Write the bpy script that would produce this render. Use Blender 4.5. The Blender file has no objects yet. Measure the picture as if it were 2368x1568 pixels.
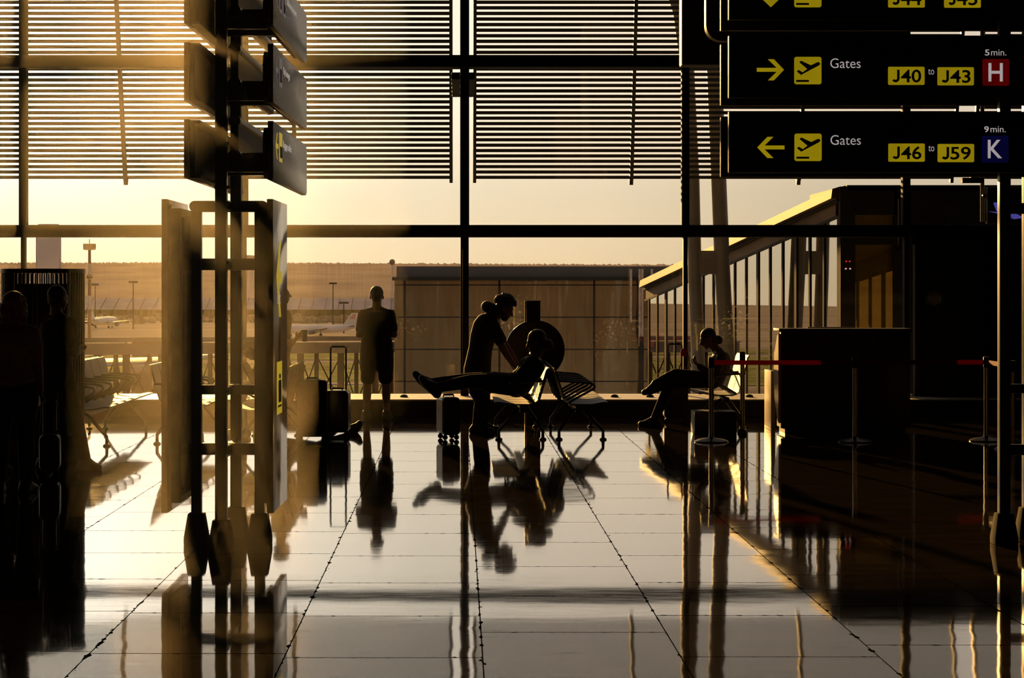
import bpy, bmesh, math, random
from mathutils import Vector, Matrix
random.seed(7)
SC = bpy.context.scene
COL = SC.collection
V = Vector
R = math.radians
# ---------------------------------------------------------------- camera
F, H, U0, V0 = 4800.0, 1.665, 1060.0, 671.0        # focal length in px of the 2368 px frame, eye height, vanishing point
cd = bpy.data.cameras.new('camera'); cam = bpy.data.objects.new('camera', cd); COL.objects.link(cam)
cd.sensor_fit = 'HORIZONTAL'; cd.sensor_width = 36.0; cd.lens = 36.0 * F / 2368.0
cd.shift_x = (1184 - U0) / 2368.0; cd.shift_y = -(784 - V0) / 2368.0
cd.clip_end = 9000; cd.clip_start = 0.05
GLARE_HAZE = .0036
cam.location = (0, 0, H); cam.rotation_euler = (R(90), 0, 0)
SC.camera = cam
SC.view_settings.view_transform = 'Standard'; SC.view_settings.look = 'None'
SC.view_settings.exposure = 0.0; SC.view_settings.gamma = 1.0; SC.view_settings.use_curve_mapping = False
cy = SC.cycles
cy.max_bounces = 8; cy.transparent_max_bounces = 24; cy.glossy_bounces = 5; cy.diffuse_bounces = 3
cy.volume_bounces = 0; cy.caustics_reflective = False; cy.caustics_refractive = False
cy.sample_clamp_indirect = 4.0; cy.use_denoising = True
# ---------------------------------------------------------------- sky and sun
SUN_DIR = V(((125 - U0) / F, 1.0, (V0 + 12) / F)).normalized()
wd = bpy.data.worlds.new('evening_sky'); SC.world = wd; wd.use_nodes = True
nt = wd.node_tree; nt.nodes.clear()
def N(tree, kind, **kw):
    n = tree.nodes.new(kind)
    for k, v in kw.items():
        if k.startswith('i_'): n.inputs[int(k[2:])].default_value = v
        else: setattr(n, k, v)
    return n
def ramp(tree, stops, interp='LINEAR'):
    n = tree.nodes.new('ShaderNodeValToRGB'); e = n.color_ramp.elements; n.color_ramp.interpolation = interp
    while len(e) < len(stops): e.new(0.5)
    for el, (p, c) in zip(e, stops): el.position = p; el.color = (*c, 1)
    return n
def mth(tree, op, a, b=None, c=None):
    n = tree.nodes.new('ShaderNodeMath'); n.operation = op
    for i, x in enumerate((a, b, c)):
        if x is None: continue
        if isinstance(x, (int, float)): n.inputs[i].default_value = x
        else: tree.links.new(x, n.inputs[i])
    return n.outputs[0]
tc = N(nt, 'ShaderNodeTexCoord')
dot = N(nt, 'ShaderNodeVectorMath', operation='DOT_PRODUCT'); nt.links.new(tc.outputs['Generated'], dot.inputs[0]); dot.inputs[1].default_value = SUN_DIR
ang = mth(nt, 'DIVIDE', mth(nt, 'ARCCOSINE', mth(nt, 'MINIMUM', dot.outputs['Value'], 0.999999)), R(60))
S = 3.0
sky = ramp(nt, [(p / 60, tuple(x / S for x in c)) for p, c in (
    (0, (2.4, 2.3, 2.1)), (6, (1.35, 1.28, 1.16)), (10, (1.02, 0.95, 0.85)), (13, (0.95, 0.86, 0.76)), (16, (0.90, 0.80, 0.70)),
    (21, (0.72, 0.64, 0.56)), (27, (0.64, 0.58, 0.53)), (45, (0.42, 0.38, 0.34)), (60, (0.30, 0.28, 0.26)))])
nt.links.new(ang, sky.inputs[0])
sep = N(nt, 'ShaderNodeSeparateXYZ'); nt.links.new(tc.outputs['Generated'], sep.inputs[0])
tint = ramp(nt, [(0.0, (1.0, 0.86, 0.60)), (0.28, (1.0, 0.93, 0.76)), (0.5, (1.24, 1.14, 0.99)), (1.0, (1.25, 1.18, 1.10))])
nt.links.new(mth(nt, 'MULTIPLY', sep.outputs[2], 6.0), tint.inputs[0])
mx = N(nt, 'ShaderNodeMix', data_type='RGBA', blend_type='MULTIPLY'); mx.inputs[0].default_value = 1.0
nt.links.new(sky.outputs[0], mx.inputs[6]); nt.links.new(tint.outputs[0], mx.inputs[7])
bg = N(nt, 'ShaderNodeBackground'); bg.inputs[1].default_value = S; nt.links.new(mx.outputs[2], bg.inputs[0])
wo = N(nt, 'ShaderNodeOutputWorld'); nt.links.new(bg.outputs[0], wo.inputs[0])
sl = bpy.data.lights.new('sun', 'SUN'); sun = bpy.data.objects.new('sun', sl); COL.objects.link(sun)
sl.energy = 12.0; sl.color = (1.0, 0.54, 0.15); sl.angle = R(0.6)
sun.rotation_euler = SUN_DIR.to_track_quat('Z', 'Y').to_euler(); sun.location = SUN_DIR * 60
# ---------------------------------------------------------------- materials
def pm(name, col, rough=0.6, metal=0.0, nscale=8.0, namt=0.25, bump=0.0, ior=1.45, stretch=(1, 1, 1), sheen=0.0):
    m = bpy.data.materials.new(name); m.use_nodes = True; t = m.node_tree; b = t.nodes['Principled BSDF']
    g = N(t, 'ShaderNodeTexCoord'); mp = N(t, 'ShaderNodeMapping'); mp.inputs['Scale'].default_value = stretch
    t.links.new(g.outputs['Object'], mp.inputs[0])
    no = N(t, 'ShaderNodeTexNoise'); no.inputs['Scale'].default_value = nscale; no.inputs['Detail'].default_value = 5
    t.links.new(mp.outputs[0], no.inputs['Vector'])
    lo = tuple(max(0, c * (1 - namt)) for c in col); hi = tuple(min(1, c * (1 + namt)) for c in col)
    r = ramp(t, [(0.3, lo), (0.7, hi)]); t.links.new(no.outputs[0], r.inputs[0]); t.links.new(r.outputs[0], b.inputs['Base Color'])
    b.inputs['Roughness'].default_value = rough; b.inputs['Metallic'].default_value = metal; b.inputs['IOR'].default_value = ior
    if bump:
        bn = N(t, 'ShaderNodeBump'); bn.inputs['Strength'].default_value = bump; bn.inputs['Distance'].default_value = 0.01
        t.links.new(no.outputs[0], bn.inputs['Height']); t.links.new(bn.outputs[0], b.inputs['Normal'])
    return m
def lit(name, col, strength, namt=0.12):          # glowing face: backlit signs, screen, lights, and glow added to print
    m = pm(name, col, 0.35, 0, 5.0, namt); t = m.node_tree; b = t.nodes['Principled BSDF']
    src = b.inputs['Base Color'].links[0].from_socket
    t.links.new(src, b.inputs['Emission Color']); b.inputs['Emission Strength'].default_value = strength
    return m
def glass(name, tintc=(0.97, 0.97, 0.95), refl=0.06, dirt=0.0):
    m = bpy.data.materials.new(name); m.use_nodes = True; t = m.node_tree; t.nodes.clear()
    o = N(t, 'ShaderNodeOutputMaterial'); tr = N(t, 'ShaderNodeBsdfTransparent'); tr.inputs[0].default_value = (*tintc, 1)
    gl = N(t, 'ShaderNodeBsdfGlossy'); gl.inputs['Roughness'].default_value = 0.0
    lw = N(t, 'ShaderNodeLayerWeight'); lw.inputs[0].default_value = 0.25
    fac = mth(t, 'ADD', mth(t, 'MULTIPLY', mth(t, 'POWER', lw.outputs['Facing'], 3.0), 1.0 - refl), refl)
    mix = N(t, 'ShaderNodeMixShader'); t.links.new(fac, mix.inputs[0]); t.links.new(tr.outputs[0], mix.inputs[1]); t.links.new(gl.outputs[0], mix.inputs[2])
    out = mix.outputs[0]
    if dirt:
        g = N(t, 'ShaderNodeTexCoord'); n1 = N(t, 'ShaderNodeTexNoise'); n1.inputs['Scale'].default_value = 1.1
        n2 = N(t, 'ShaderNodeTexNoise'); n2.inputs['Scale'].default_value = 26.0; n2.inputs['Detail'].default_value = 6
        for n in (n1, n2): t.links.new(g.outputs['Object'], n.inputs['Vector'])
        sz = N(t, 'ShaderNodeSeparateXYZ'); t.links.new(g.outputs['Object'], sz.inputs[0]); hgt = mth(t, 'MAXIMUM', mth(t, 'SUBTRACT', 1.0, mth(t, 'MULTIPLY', mth(t, 'ABSOLUTE', mth(t, 'SUBTRACT', sz.outputs[2], 1.15)), 1.6)), 0.0)
        a = mth(t, 'MULTIPLY', mth(t, 'MULTIPLY', hgt, mth(t, 'MAXIMUM', mth(t, 'SUBTRACT', n1.outputs[0], 0.50), 0.0)), mth(t, 'MAXIMUM', mth(t, 'SUBTRACT', n2.outputs[0], 0.58), 0.0))
        tl = N(t, 'ShaderNodeBsdfTranslucent'); tl.inputs[0].default_value = (0.9, 0.85, 0.75, 1)
        m2 = N(t, 'ShaderNodeMixShader'); t.links.new(mth(t, 'MINIMUM', mth(t, 'MULTIPLY', a, dirt), 0.35), m2.inputs[0])
        t.links.new(out, m2.inputs[1]); t.links.new(tl.outputs[0], m2.inputs[2]); out = m2.outputs[0]
    t.links.new(out, o.inputs[0])
    return m
M = {}
M['frame'] = pm('dark_anodised_frame', (0.02, 0.017, 0.014), 0.7, 0, 3)
M['black'] = pm('matt_black', (0.012, 0.011, 0.010), 0.6)
M['steel'] = pm('dark_painted_steel', (0.035, 0.03, 0.026), 0.33, 0, 6)
M['signgrey'] = pm('satin_sign_face', (0.15, 0.105, 0.06), 0.22, 0, 14, 0.2)
M['signgloss'] = pm('glossy_side_panel', (0.12, 0.08, 0.04), 0.13, 0, 14, 0.2, 0, 2.0)
M['signback'] = pm('sign_back_sheet', (0.16, 0.14, 0.12), 0.55, 0, 9)
M['signblack'] = pm('black_sign_face', (0.006, 0.006, 0.006), 0.5, 0, 5)
M['chrome'] = pm('brushed_metal', (0.5, 0.47, 0.43), 0.2, 1.0, 20, 0.1)
M['seatmetal'] = pm('perforated_seat_metal', (0.14, 0.13, 0.135), 0.65, 0.2, 30, 0.15)
M['darkmetal'] = pm('dark_bench_metal', (0.05, 0.045, 0.04), 0.3, 0.6, 12)
M['concrete'] = pm('dark_plaster', (0.022, 0.019, 0.016), 0.8, 0, 2)
M['ceiling'] = pm('dark_ceiling', (0.02, 0.017, 0.014), 0.85, 0, 2)
M['ledge'] = pm('pale_sill_metal', (0.72, 0.66, 0.55), 0.5, 0, 6, 0.1)
M['louvre'] = pm('louvre_aluminium', (0.045, 0.04, 0.036), 0.5, 0, 5)
M['column'] = pm('painted_column', (0.20, 0.16, 0.12), 0.30, 0, 3, 0.1)
M['pane'] = glass('window_glass', dirt=3.5, refl=0.03)
M['bridgeglass'] = glass('bridge_glass', (0.60, 0.52, 0.36), 0.80)
M['frost'] = None
M['yellow'] = lit('backlit_yellow', (0.40, 0.29, 0.004), 0.62)
M['white'] = lit('backlit_white', (0.50, 0.44, 0.44), 0.7)
M['redbox'] = lit('backlit_red', (0.11, 0.001, 0.001), 0.6, 0.3)
M['bluebox'] = lit('backlit_blue', (0.002, 0.002, 0.03), 0.7)
M['signtext'] = pm('black_sign_print', (0.004, 0.004, 0.003), 0.6)
M['lilac'] = lit('lilac_print_glow', (0.22, 0.17, 0.19), 0.3)  # near sign post print: glow added, no lamp behind it
M['dimwhite'] = lit('white_print_glow', (0.55, 0.48, 0.42), 0.45)
M['dimyellow'] = lit('yellow_print_glow', (0.62, 0.42, 0.02), 0.55)
M['belt'] = pm('red_webbing', (0.35, 0.008, 0.004), 0.7, 0, 60, 0.3)
def webbing():
    m = M['belt']; t = m.node_tree; b = t.nodes['Principled BSDF']; tr = N(t, 'ShaderNodeBsdfTranslucent'); tr.inputs[0].default_value = (0.17, 0.004, 0.002, 1)
    x = N(t, 'ShaderNodeMixShader'); x.inputs[0].default_value = 0.6; o = t.nodes['Material Output']
    t.links.new(b.outputs[0], x.inputs[1]); t.links.new(tr.outputs[0], x.inputs[2]); t.links.new(x.outputs[0], o.inputs[0])
webbing()
M['tag'] = pm('red_luggage_tag', (0.45, 0.015, 0.01), 0.6)
M['darkred'] = pm('dark_red_panel', (0.06, 0.008, 0.004), 0.5)
M['skin'] = pm('skin', (0.20, 0.11, 0.07), 0.5, 0, 20, 0.1)
M['hair'] = pm('dark_hair', (0.03, 0.018, 0.01), 0.5, 0, 60, 0.4, 1.0, 1.45, (1, 1, 0.25))
M['blond'] = pm('golden_brown_hair', (0.26, 0.13, 0.03), 0.5, 0, 60, 0.4, 1.0, 1.45, (1, 1, 0.25))
M['cloth_dark'] = pm('dark_cotton', (0.022, 0.02, 0.02), 0.9, 0, 30, 0.3, 0.2)
M['cloth_navy'] = pm('navy_cotton', (0.02, 0.022, 0.035), 0.9, 0, 30, 0.3, 0.2)
M['cloth_grey'] = pm('grey_cotton', (0.09, 0.075, 0.06), 0.9, 0, 30, 0.2, 0.2)
M['cloth_pale'] = pm('pale_knit', (0.30, 0.22, 0.15), 0.9, 0, 30, 0.2, 0.2)
M['denim'] = pm('dark_denim', (0.025, 0.028, 0.045), 0.85, 0, 40, 0.3, 0.2)
M['shoe'] = pm('dark_shoe', (0.02, 0.018, 0.016), 0.55)
M['case'] = pm('hard_shell_case', (0.05, 0.045, 0.042), 0.3, 0, 8)
M['caselit'] = pm('lit_case_side', (0.45, 0.36, 0.27), 0.4, 0, 8)
M['bag'] = pm('dark_nylon', (0.025, 0.022, 0.02), 0.75, 0, 25, 0.3, 0.2)
M['footblack'] = pm('coarse_black_foot', (0.008, 0.007, 0.006), 0.95, 0, 12, 0.2, 0, 1.15)
M['rubber'] = pm('black_rubber', (0.015, 0.015, 0.015), 0.7)
M['cup'] = pm('takeaway_cup_card', (0.10, 0.07, 0.05), 0.7)
M['screen_black'] = pm('display_glass', (0.006, 0.006, 0.008), 0.25)
M['screen_blue'] = lit('screen_blue_light', (0.065, 0.055, 0.27), 0.9, 0.3)
M['led_red'] = lit('red_indicator', (0.6, 0.02, 0.01), 1.2)
M['led_white'] = lit('pink_indicator', (0.8, 0.45, 0.38), 1.2)
M['desk'] = pm('dark_desk_laminate', (0.014, 0.012, 0.011), 0.5)
M['litpale'] = pm('pale_lit_edge', (0.75, 0.66, 0.5), 0.3, 0, 6, 0.1)  # pale tone stands for light on the desk end and pillar side
M['poster'] = pm('dim_notice_paper', (0.10, 0.06, 0.045), 0.8, 0, 14, 0.5)
M['phone'] = pm('phone_shell', (0.03, 0.03, 0.03), 0.25)
M['paper'] = pm('pale_paper', (0.7, 0.6, 0.5), 0.7)
# outdoor
M['hill'] = pm('dry_hillside', (0.33, 0.24, 0.17), 0.95, 0, 0.01, 0.25)
M['apron'] = pm('apron_concrete', (0.30, 0.24, 0.18), 0.8, 0, 0.03, 0.3, 0, 1.3, (0.25, 3, 1))
M['grass'] = pm('dry_grass', (0.20, 0.19, 0.07), 0.95, 0, 0.35, 0.55)
M['hangar_roof'] = pm('lilac_grey_roof', (0.30, 0.25, 0.27), 0.9, 0, 0.1, 0.12)
M['hangar_wall'] = pm('brown_hangar_wall', (0.22, 0.155, 0.105), 0.8, 0, 0.2, 0.35, 0, 1.45, (3, 1, 0.4))
M['plane'] = pm('white_aircraft_paint', (0.55, 0.51, 0.55), 0.6, 0, 0.3, 0.06)
M['planegrey'] = pm('grey_aircraft_paint', (0.13, 0.11, 0.11), 0.7, 0, 0.3, 0.06)
M['planered'] = pm('faded_red_tail_stripe', (0.5, 0.2, 0.15), 0.4)
M['via'] = pm('viaduct_beam', (0.16, 0.12, 0.11), 0.6, 0, 0.6, 0.12)
M['viapost'] = pm('viaduct_post', (0.05, 0.037, 0.028), 0.7, 0, 1)
M['lowwall'] = pm('dark_low_block', (0.15, 0.10, 0.08), 0.8, 0, 0.8, 0.4)
M['mast_pale'] = pm('pale_mast_band', (0.45, 0.38, 0.40), 0.6)
M['mast_brown'] = pm('brown_mast_band', (0.22, 0.12, 0.06), 0.6)
M['lampcage'] = pm('mast_lamp_cage', (0.9, 0.62, 0.25), 0.5)
M['bridgemetal'] = pm('bridge_cladding', (0.11, 0.060, 0.018), 0.6, 0.0, 1.6, 0.85, 0, 1.45, (1, 0.3, 1))
M['bridgedark'] = pm('bridge_dark_frame', (0.035, 0.027, 0.018), 0.7, 0.0, 4)
M['pipe'] = pm('pale_pipe', (0.55, 0.38, 0.30), 0.4)
for k_, q_ in (('plane', .12), ('planegrey', .12), ('bridgemetal', .25), ('frame', .12), ('bridgedark', .15)):
    M[k_].node_tree.nodes['Principled BSDF'].inputs['Specular IOR Level'].default_value = q_
for k_ in ('apron', 'grass', 'hill', 'hangar_roof', 'hangar_wall', 'lowwall', 'via', 'viapost'):
    M[k_].node_tree.nodes['Principled BSDF'].inputs['Specular IOR Level'].default_value = 0.0
def facade_mat():
    m = pm('satin_metal_facade', (0.27, 0.19, 0.12), 0.2, 0.9, 0.6, 0.2, 0, 1.45, (1, 1, 0.1))
    t = m.node_tree; b = t.nodes['Principled BSDF']
    g = N(t, 'ShaderNodeTexCoord'); mp = N(t, 'ShaderNodeMapping'); mp.inputs['Scale'].default_value = (1.0, 1.0, 0.12)
    t.links.new(g.outputs['Object'], mp.inputs[0])
    no = N(t, 'ShaderNodeTexNoise'); no.inputs['Scale'].default_value = 0.65; no.inputs['Detail'].default_value = 3
    t.links.new(mp.outputs[0], no.inputs['Vector'])
    bn = N(t, 'ShaderNodeBump'); bn.inputs['Strength'].default_value = 1.0; bn.inputs['Distance'].default_value = 0.42
    t.links.new(no.outputs[0], bn.inputs['Height']); t.links.new(bn.outputs[0], b.inputs['Normal'])
    return m
M['facade'] = facade_mat()
M['parapet'] = pm('dark_parapet', (0.085, 0.07, 0.072), 0.6, 0, 0.4, 0.15)
M['joint'] = pm('dark_joint', (0.02, 0.016, 0.012), 0.8)
def frost_mat():
    m = bpy.data.materials.new('frosted_yellow_panel'); m.use_nodes = True; t = m.node_tree; t.nodes.clear()
    o = N(t, 'ShaderNodeOutputMaterial'); a = N(t, 'ShaderNodeBsdfTranslucent'); a.inputs[0].default_value = (0.75, 0.52, 0.16, 1)
    d = N(t, 'ShaderNodeBsdfTransparent'); d.inputs[0].default_value = (0.76, 0.64, 0.32, 1)
    x = N(t, 'ShaderNodeMixShader'); x.inputs[0].default_value = 0.75
    t.links.new(a.outputs[0], x.inputs[1]); t.links.new(d.outputs[0], x.inputs[2]); t.links.new(x.outputs[0], o.inputs[0])
    return m
M['frost'] = frost_mat()
def floor_mat():
    m = bpy.data.materials.new('polished_stone_tiles'); m.use_nodes = True; t = m.node_tree; b = t.nodes['Principled BSDF']
    L = t.links.new
    g = N(t, 'ShaderNodeNewGeometry'); s = N(t, 'ShaderNodeSeparateXYZ'); L(g.outputs['Position'], s.inputs[0]); x, y = s.outputs[0], s.outputs[1]
    cx = mth(t, 'DIVIDE', mth(t, 'SUBTRACT', x, 0.11), 0.9); ci = mth(t, 'FLOOR', cx)
    wn = N(t, 'ShaderNodeTexWhiteNoise', noise_dimensions='1D'); L(ci, wn.inputs['W'])
    ry = mth(t, 'ADD', mth(t, 'DIVIDE', y, 1.2), wn.outputs['Value']); ri = mth(t, 'FLOOR', ry)
    ex = mth(t, 'MULTIPLY', mth(t, 'SUBTRACT', 0.5, mth(t, 'ABSOLUTE', mth(t, 'SUBTRACT', mth(t, 'FRACT', cx), 0.5))), 0.9)
    ey = mth(t, 'MULTIPLY', mth(t, 'SUBTRACT', 0.5, mth(t, 'ABSOLUTE', mth(t, 'SUBTRACT', mth(t, 'FRACT', ry), 0.5))), 1.2)
    chip = N(t, 'ShaderNodeTexNoise'); chip.inputs['Scale'].default_value = 24.0; chip.inputs['Detail'].default_value = 4; cmp_ = N(t, 'ShaderNodeMapping'); cmp_.inputs['Scale'].default_value = (1, .35, 1); L(g.outputs['Position'], cmp_.inputs[0]); L(cmp_.outputs[0], chip.inputs['Vector'])
    ch = mth(t, 'MAXIMUM', mth(t, 'SUBTRACT', chip.outputs[0], 0.55), 0.0)
    wx = mth(t, 'ADD', mth(t, 'MULTIPLY', ch, 0.11), 0.0030); wy = mth(t, 'ADD', mth(t, 'MULTIPLY', ch, 0.09), 0.006)
    line = mth(t, 'MAXIMUM', mth(t, 'LESS_THAN', ex, wx), mth(t, 'LESS_THAN', ey, wy))
    cmb = N(t, 'ShaderNodeCombineXYZ'); L(ci, cmb.inputs[0]); L(ri, cmb.inputs[1])
    w2 = N(t, 'ShaderNodeTexWhiteNoise', noise_dimensions='3D'); L(cmb.outputs[0], w2.inputs['Vector'])
    def nz(scale, st, det):
        mp = N(t, 'ShaderNodeMapping'); mp.inputs['Scale'].default_value = st; L(g.outputs['Position'], mp.inputs[0])
        n = N(t, 'ShaderNodeTexNoise'); n.inputs['Scale'].default_value = scale; n.inputs['Detail'].default_value = det; L(mp.outputs[0], n.inputs['Vector']); return n
    n1 = nz(1.0, (0.3, 1.7, 1), 2); n4 = nz(1.0, (0.9, 2.6, 1), 2); n2 = nz(1.0, (2.2, 7.0, 1), 3); n3 = nz(1.0, (3.0, 26.0, 1), 4)
    def sub(c, k):
        a = N(t, 'ShaderNodeVectorMath', operation='SUBTRACT'); L(c, a.inputs[0]); a.inputs[1].default_value = (0.5, 0.5, 0.5)
        q = N(t, 'ShaderNodeVectorMath', operation='MULTIPLY'); L(a.outputs[0], q.inputs[0]); q.inputs[1].default_value = k; return q.outputs[0]
    acc = None
    for v in (sub(n1.outputs['Color'], (0.002, 0.0075, 0)), sub(n4.outputs['Color'], (0.011, 0.0, 0)), sub(n3.outputs['Color'], (0.004, 0.0022, 0)), sub(n2.outputs['Color'], (0.0016, 0.003, 0)), sub(w2.outputs['Color'], (0.0010, 0.0016, 0))):
        if acc is None: acc = v
        else:
            a = N(t, 'ShaderNodeVectorMath', operation='ADD'); L(acc, a.inputs[0]); L(v, a.inputs[1]); acc = a.outputs[0]
    a = N(t, 'ShaderNodeVectorMath', operation='ADD'); L(acc, a.inputs[0]); a.inputs[1].default_value = (0, 0, 1)
    nn = N(t, 'ShaderNodeVectorMath', operation='NORMALIZE'); L(a.outputs[0], nn.inputs[0]); L(nn.outputs[0], b.inputs['Normal'])
    rr = mth(t, 'ADD', mth(t, 'MULTIPLY', n3.outputs[0], 0.065), 0.008); L(mth(t, 'ADD', rr, mth(t, 'MULTIPLY', line, 0.5)), b.inputs['Roughness'])
    cr = ramp(t, [(0.3, (0.020, 0.015, 0.010)), (0.7, (0.036, 0.027, 0.019))]); L(n2.outputs[0], cr.inputs[0])
    mc = N(t, 'ShaderNodeMix', data_type='RGBA'); L(line, mc.inputs[0]); L(cr.outputs[0], mc.inputs[6]); mc.inputs[7].default_value = (0.008, 0.006, 0.004, 1)
    L(mc.outputs[2], b.inputs['Base Color'])
    L(mth(t, 'SUBTRACT', 1.9, mth(t, 'MULTIPLY', line, 0.8)), b.inputs['IOR'])
    L(mth(t, 'MULTIPLY', mth(t, 'SUBTRACT', 1.0, line), 0.5), b.inputs['Specular IOR Level'])
    b.inputs['Specular Tint'].default_value = (1.0, 0.92, 0.82, 1)
    return m
M['floor'] = floor_mat()
def haze_mat(name, dens, g, col):
    m = bpy.data.materials.new(name); m.use_nodes = True; t = m.node_tree; t.nodes.clear()
    o = N(t, 'ShaderNodeOutputMaterial'); s = N(t, 'ShaderNodeVolumeScatter'); s.inputs['Color'].default_value = (*col, 1)
    s.inputs['Density'].default_value = dens; s.inputs['Anisotropy'].default_value = g; t.links.new(s.outputs[0], o.inputs['Volume'])
    return m
# ---------------------------------------------------------------- helpers
def P(u, v, Y): return V(((u - U0) * Y / F, Y, H - (v - V0) * Y / F))
def X(u, Y): return (u - U0) * Y / F
def Z(v, Y): return H - (v - V0) * Y / F
def FY(v): return F * H / (v - V0)
def tag(o, label=None, cat=None, group=None, kind=None):
    if label: o['label'] = label
    if cat: o['category'] = cat
    if group: o['group'] = group
    if kind: o['kind'] = kind
    return o
def empty(name, loc=(0, 0, 0), rz=0.0, parent=None):
    o = bpy.data.objects.new(name, None); COL.objects.link(o); o.location = loc; o.rotation_euler = (0, 0, rz); o.empty_display_size = 0.2
    if parent: o.parent = parent
    return o
class MB:
    def __init__(s): s.b = bmesh.new()
    def box(s, x0, x1, y0, y1, z0, z1):
        vs = [s.b.verts.new(c) for c in ((x0, y0, z0), (x1, y0, z0), (x1, y1, z0), (x0, y1, z0), (x0, y0, z1), (x1, y0, z1), (x1, y1, z1), (x0, y1, z1))]
        for f in ((0, 3, 2, 1), (4, 5, 6, 7), (0, 1, 5, 4), (1, 2, 6, 5), (2, 3, 7, 6), (3, 0, 4, 7)): s.b.faces.new([vs[i] for i in f])
        return s
    def cbox(s, c, d): return s.box(c[0] - d[0] / 2, c[0] + d[0] / 2, c[1] - d[1] / 2, c[1] + d[1] / 2, c[2] - d[2] / 2, c[2] + d[2] / 2)
    def bar(s, p, q, w, h, up=(0, 0, 1)):
        p, q = V(p), V(q); d = (q - p).normalized(); r = d.cross(V(up))
        if r.length < 1e-4: r = d.cross(V((0, 1, 0)))
        r.normalize(); n = r.cross(d)
        ring = lambda c: [s.b.verts.new(c + r * a * w / 2 + n * e * h / 2) for a, e in ((-1, -1), (1, -1), (1, 1), (-1, 1))]
        A, B = ring(p), ring(q)
        for i in range(4): s.b.faces.new([A[i], A[(i + 1) % 4], B[(i + 1) % 4], B[i]])
        s.b.faces.new(A[::-1]); s.b.faces.new(B); return s
    def rings(s, rs, cap=True):
        VV = [[s.b.verts.new(c) for c in r] for r in rs]; n = len(rs[0])
        for A, B in zip(VV, VV[1:]):
            for i in range(n): s.b.faces.new([A[i], A[(i + 1) % n], B[(i + 1) % n], B[i]])
        if cap: s.b.faces.new(VV[0][::-1]); s.b.faces.new(VV[-1])
        return s
    def cyl(s, p, q, r0, r1=None, n=16):
        p, q = V(p), V(q); r1 = r0 if r1 is None else r1; d = (q - p).normalized()
        a = d.cross(V((0, 0, 1)));  a = a if a.length > 1e-3 else d.cross(V((0, 1, 0))); a.normalize(); b = d.cross(a)
        rg = lambda c, r: [c + (a * math.cos(2 * math.pi * i / n) + b * math.sin(2 * math.pi * i / n)) * r for i in range(n)]
        return s.rings([rg(p, r0), rg(q, r1)])
    def tube(s, pts, r, n=10):
        pts = [V(p) for p in pts]; rs = []; prev = None
        for i, p in enumerate(pts):
            d = (pts[min(i + 1, len(pts) - 1)] - pts[max(i - 1, 0)]).normalized()
            if prev is None:
                a = d.cross(V((0, 0, 1))); a = a if a.length > 1e-3 else d.cross(V((0, 1, 0)))
            else: a = prev - d * prev.dot(d)
            a.normalize(); prev = a; b = d.cross(a); rr = r[i] if isinstance(r, (list, tuple)) else r
            rs.append([p + (a * math.cos(2 * math.pi * k / n) + b * math.sin(2 * math.pi * k / n)) * rr for k in range(n)])
        return s.rings(rs)
    def ell(s, c, r, ax=None, seg=16, rg=10):
        c = V(c); ax = ax or (V((1, 0, 0)), V((0, 1, 0)), V((0, 0, 1))); rs = []
        T = s.b.verts.new(c + ax[2] * r[2]); Bt = s.b.verts.new(c - ax[2] * r[2]); VV = []
        for j in range(1, rg):
            th = math.pi * j / rg
            VV.append([s.b.verts.new(c + ax[0] * r[0] * math.sin(th) * math.cos(2 * math.pi * i / seg) + ax[1] * r[1] * math.sin(th) * math.sin(2 * math.pi * i / seg) + ax[2] * r[2] * math.cos(th)) for i in range(seg)])
        for i in range(seg):
            k = (i + 1) % seg
            s.b.faces.new([T, VV[0][i], VV[0][k]]); s.b.faces.new([Bt, VV[-1][k], VV[-1][i]])
            for A, B in zip(VV, VV[1:]): s.b.faces.new([A[i], B[i], B[k], A[k]])
        return s
    def cap(s, p, r0, q, r1, n=14):           # tapered capsule
        p, q = V(p), V(q); s.ell(p, (r0,) * 3, None, n, 8); s.ell(q, (r1,) * 3, None, n, 8)
        if (q - p).length > 1e-5: s.cyl(p, q, r0, r1, n)
        return s
    def prism(s, poly, o, r, w, d0, d1):      # polygon in a plane (o, r, w) extruded along r x w from d0 to d1
        o, r, w = V(o), V(r), V(w); n = r.cross(w)
        A = [s.b.verts.new(o + r * x + w * y + n * d0) for x, y in poly]; B = [s.b.verts.new(o + r * x + w * y + n * d1) for x, y in poly]
        k = len(poly); s.b.faces.new(A[::-1]); s.b.faces.new(B)
        for i in range(k): s.b.faces.new([A[i], A[(i + 1) % k], B[(i + 1) % k], B[i]])
        return s
    def lathe(s, prof, c=(0, 0, 0), n=24):
        c = V(c); return s.rings([[c + V((r * math.cos(2 * math.pi * i / n), r * math.sin(2 * math.pi * i / n), z)) for i in range(n)] for r, z in prof])
    def build(s, name, mat, parent=None, bevel=0.0, smooth=True, ang=35, label=None):
        bmesh.ops.recalc_face_normals(s.b, faces=s.b.faces[:])
        if bevel:
            es = [e for e in s.b.edges if len(e.link_faces) == 2 and e.calc_face_angle(0) > 0.6]
            bmesh.ops.bevel(s.b, geom=es, offset=bevel, segments=2, affect='EDGES', profile=0.6, clamp_overlap=True)
        me = bpy.data.meshes.new(name); s.b.to_mesh(me); s.b.free()
        if smooth: me.shade_smooth(); me.set_sharp_from_angle(angle=R(ang))
        me.materials.append(mat); o = bpy.data.objects.new(name, me); COL.objects.link(o)
        if parent: o.parent = parent
        if label: o['label'] = label
        return o
def struct(o): o['kind'] = 'structure'; return o
def copy_tree(o, parent=None):
    c = o.copy(); COL.objects.link(c)
    if parent: c.parent = parent
    for ch in list(o.children): copy_tree(ch, c)
    return c
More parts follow.
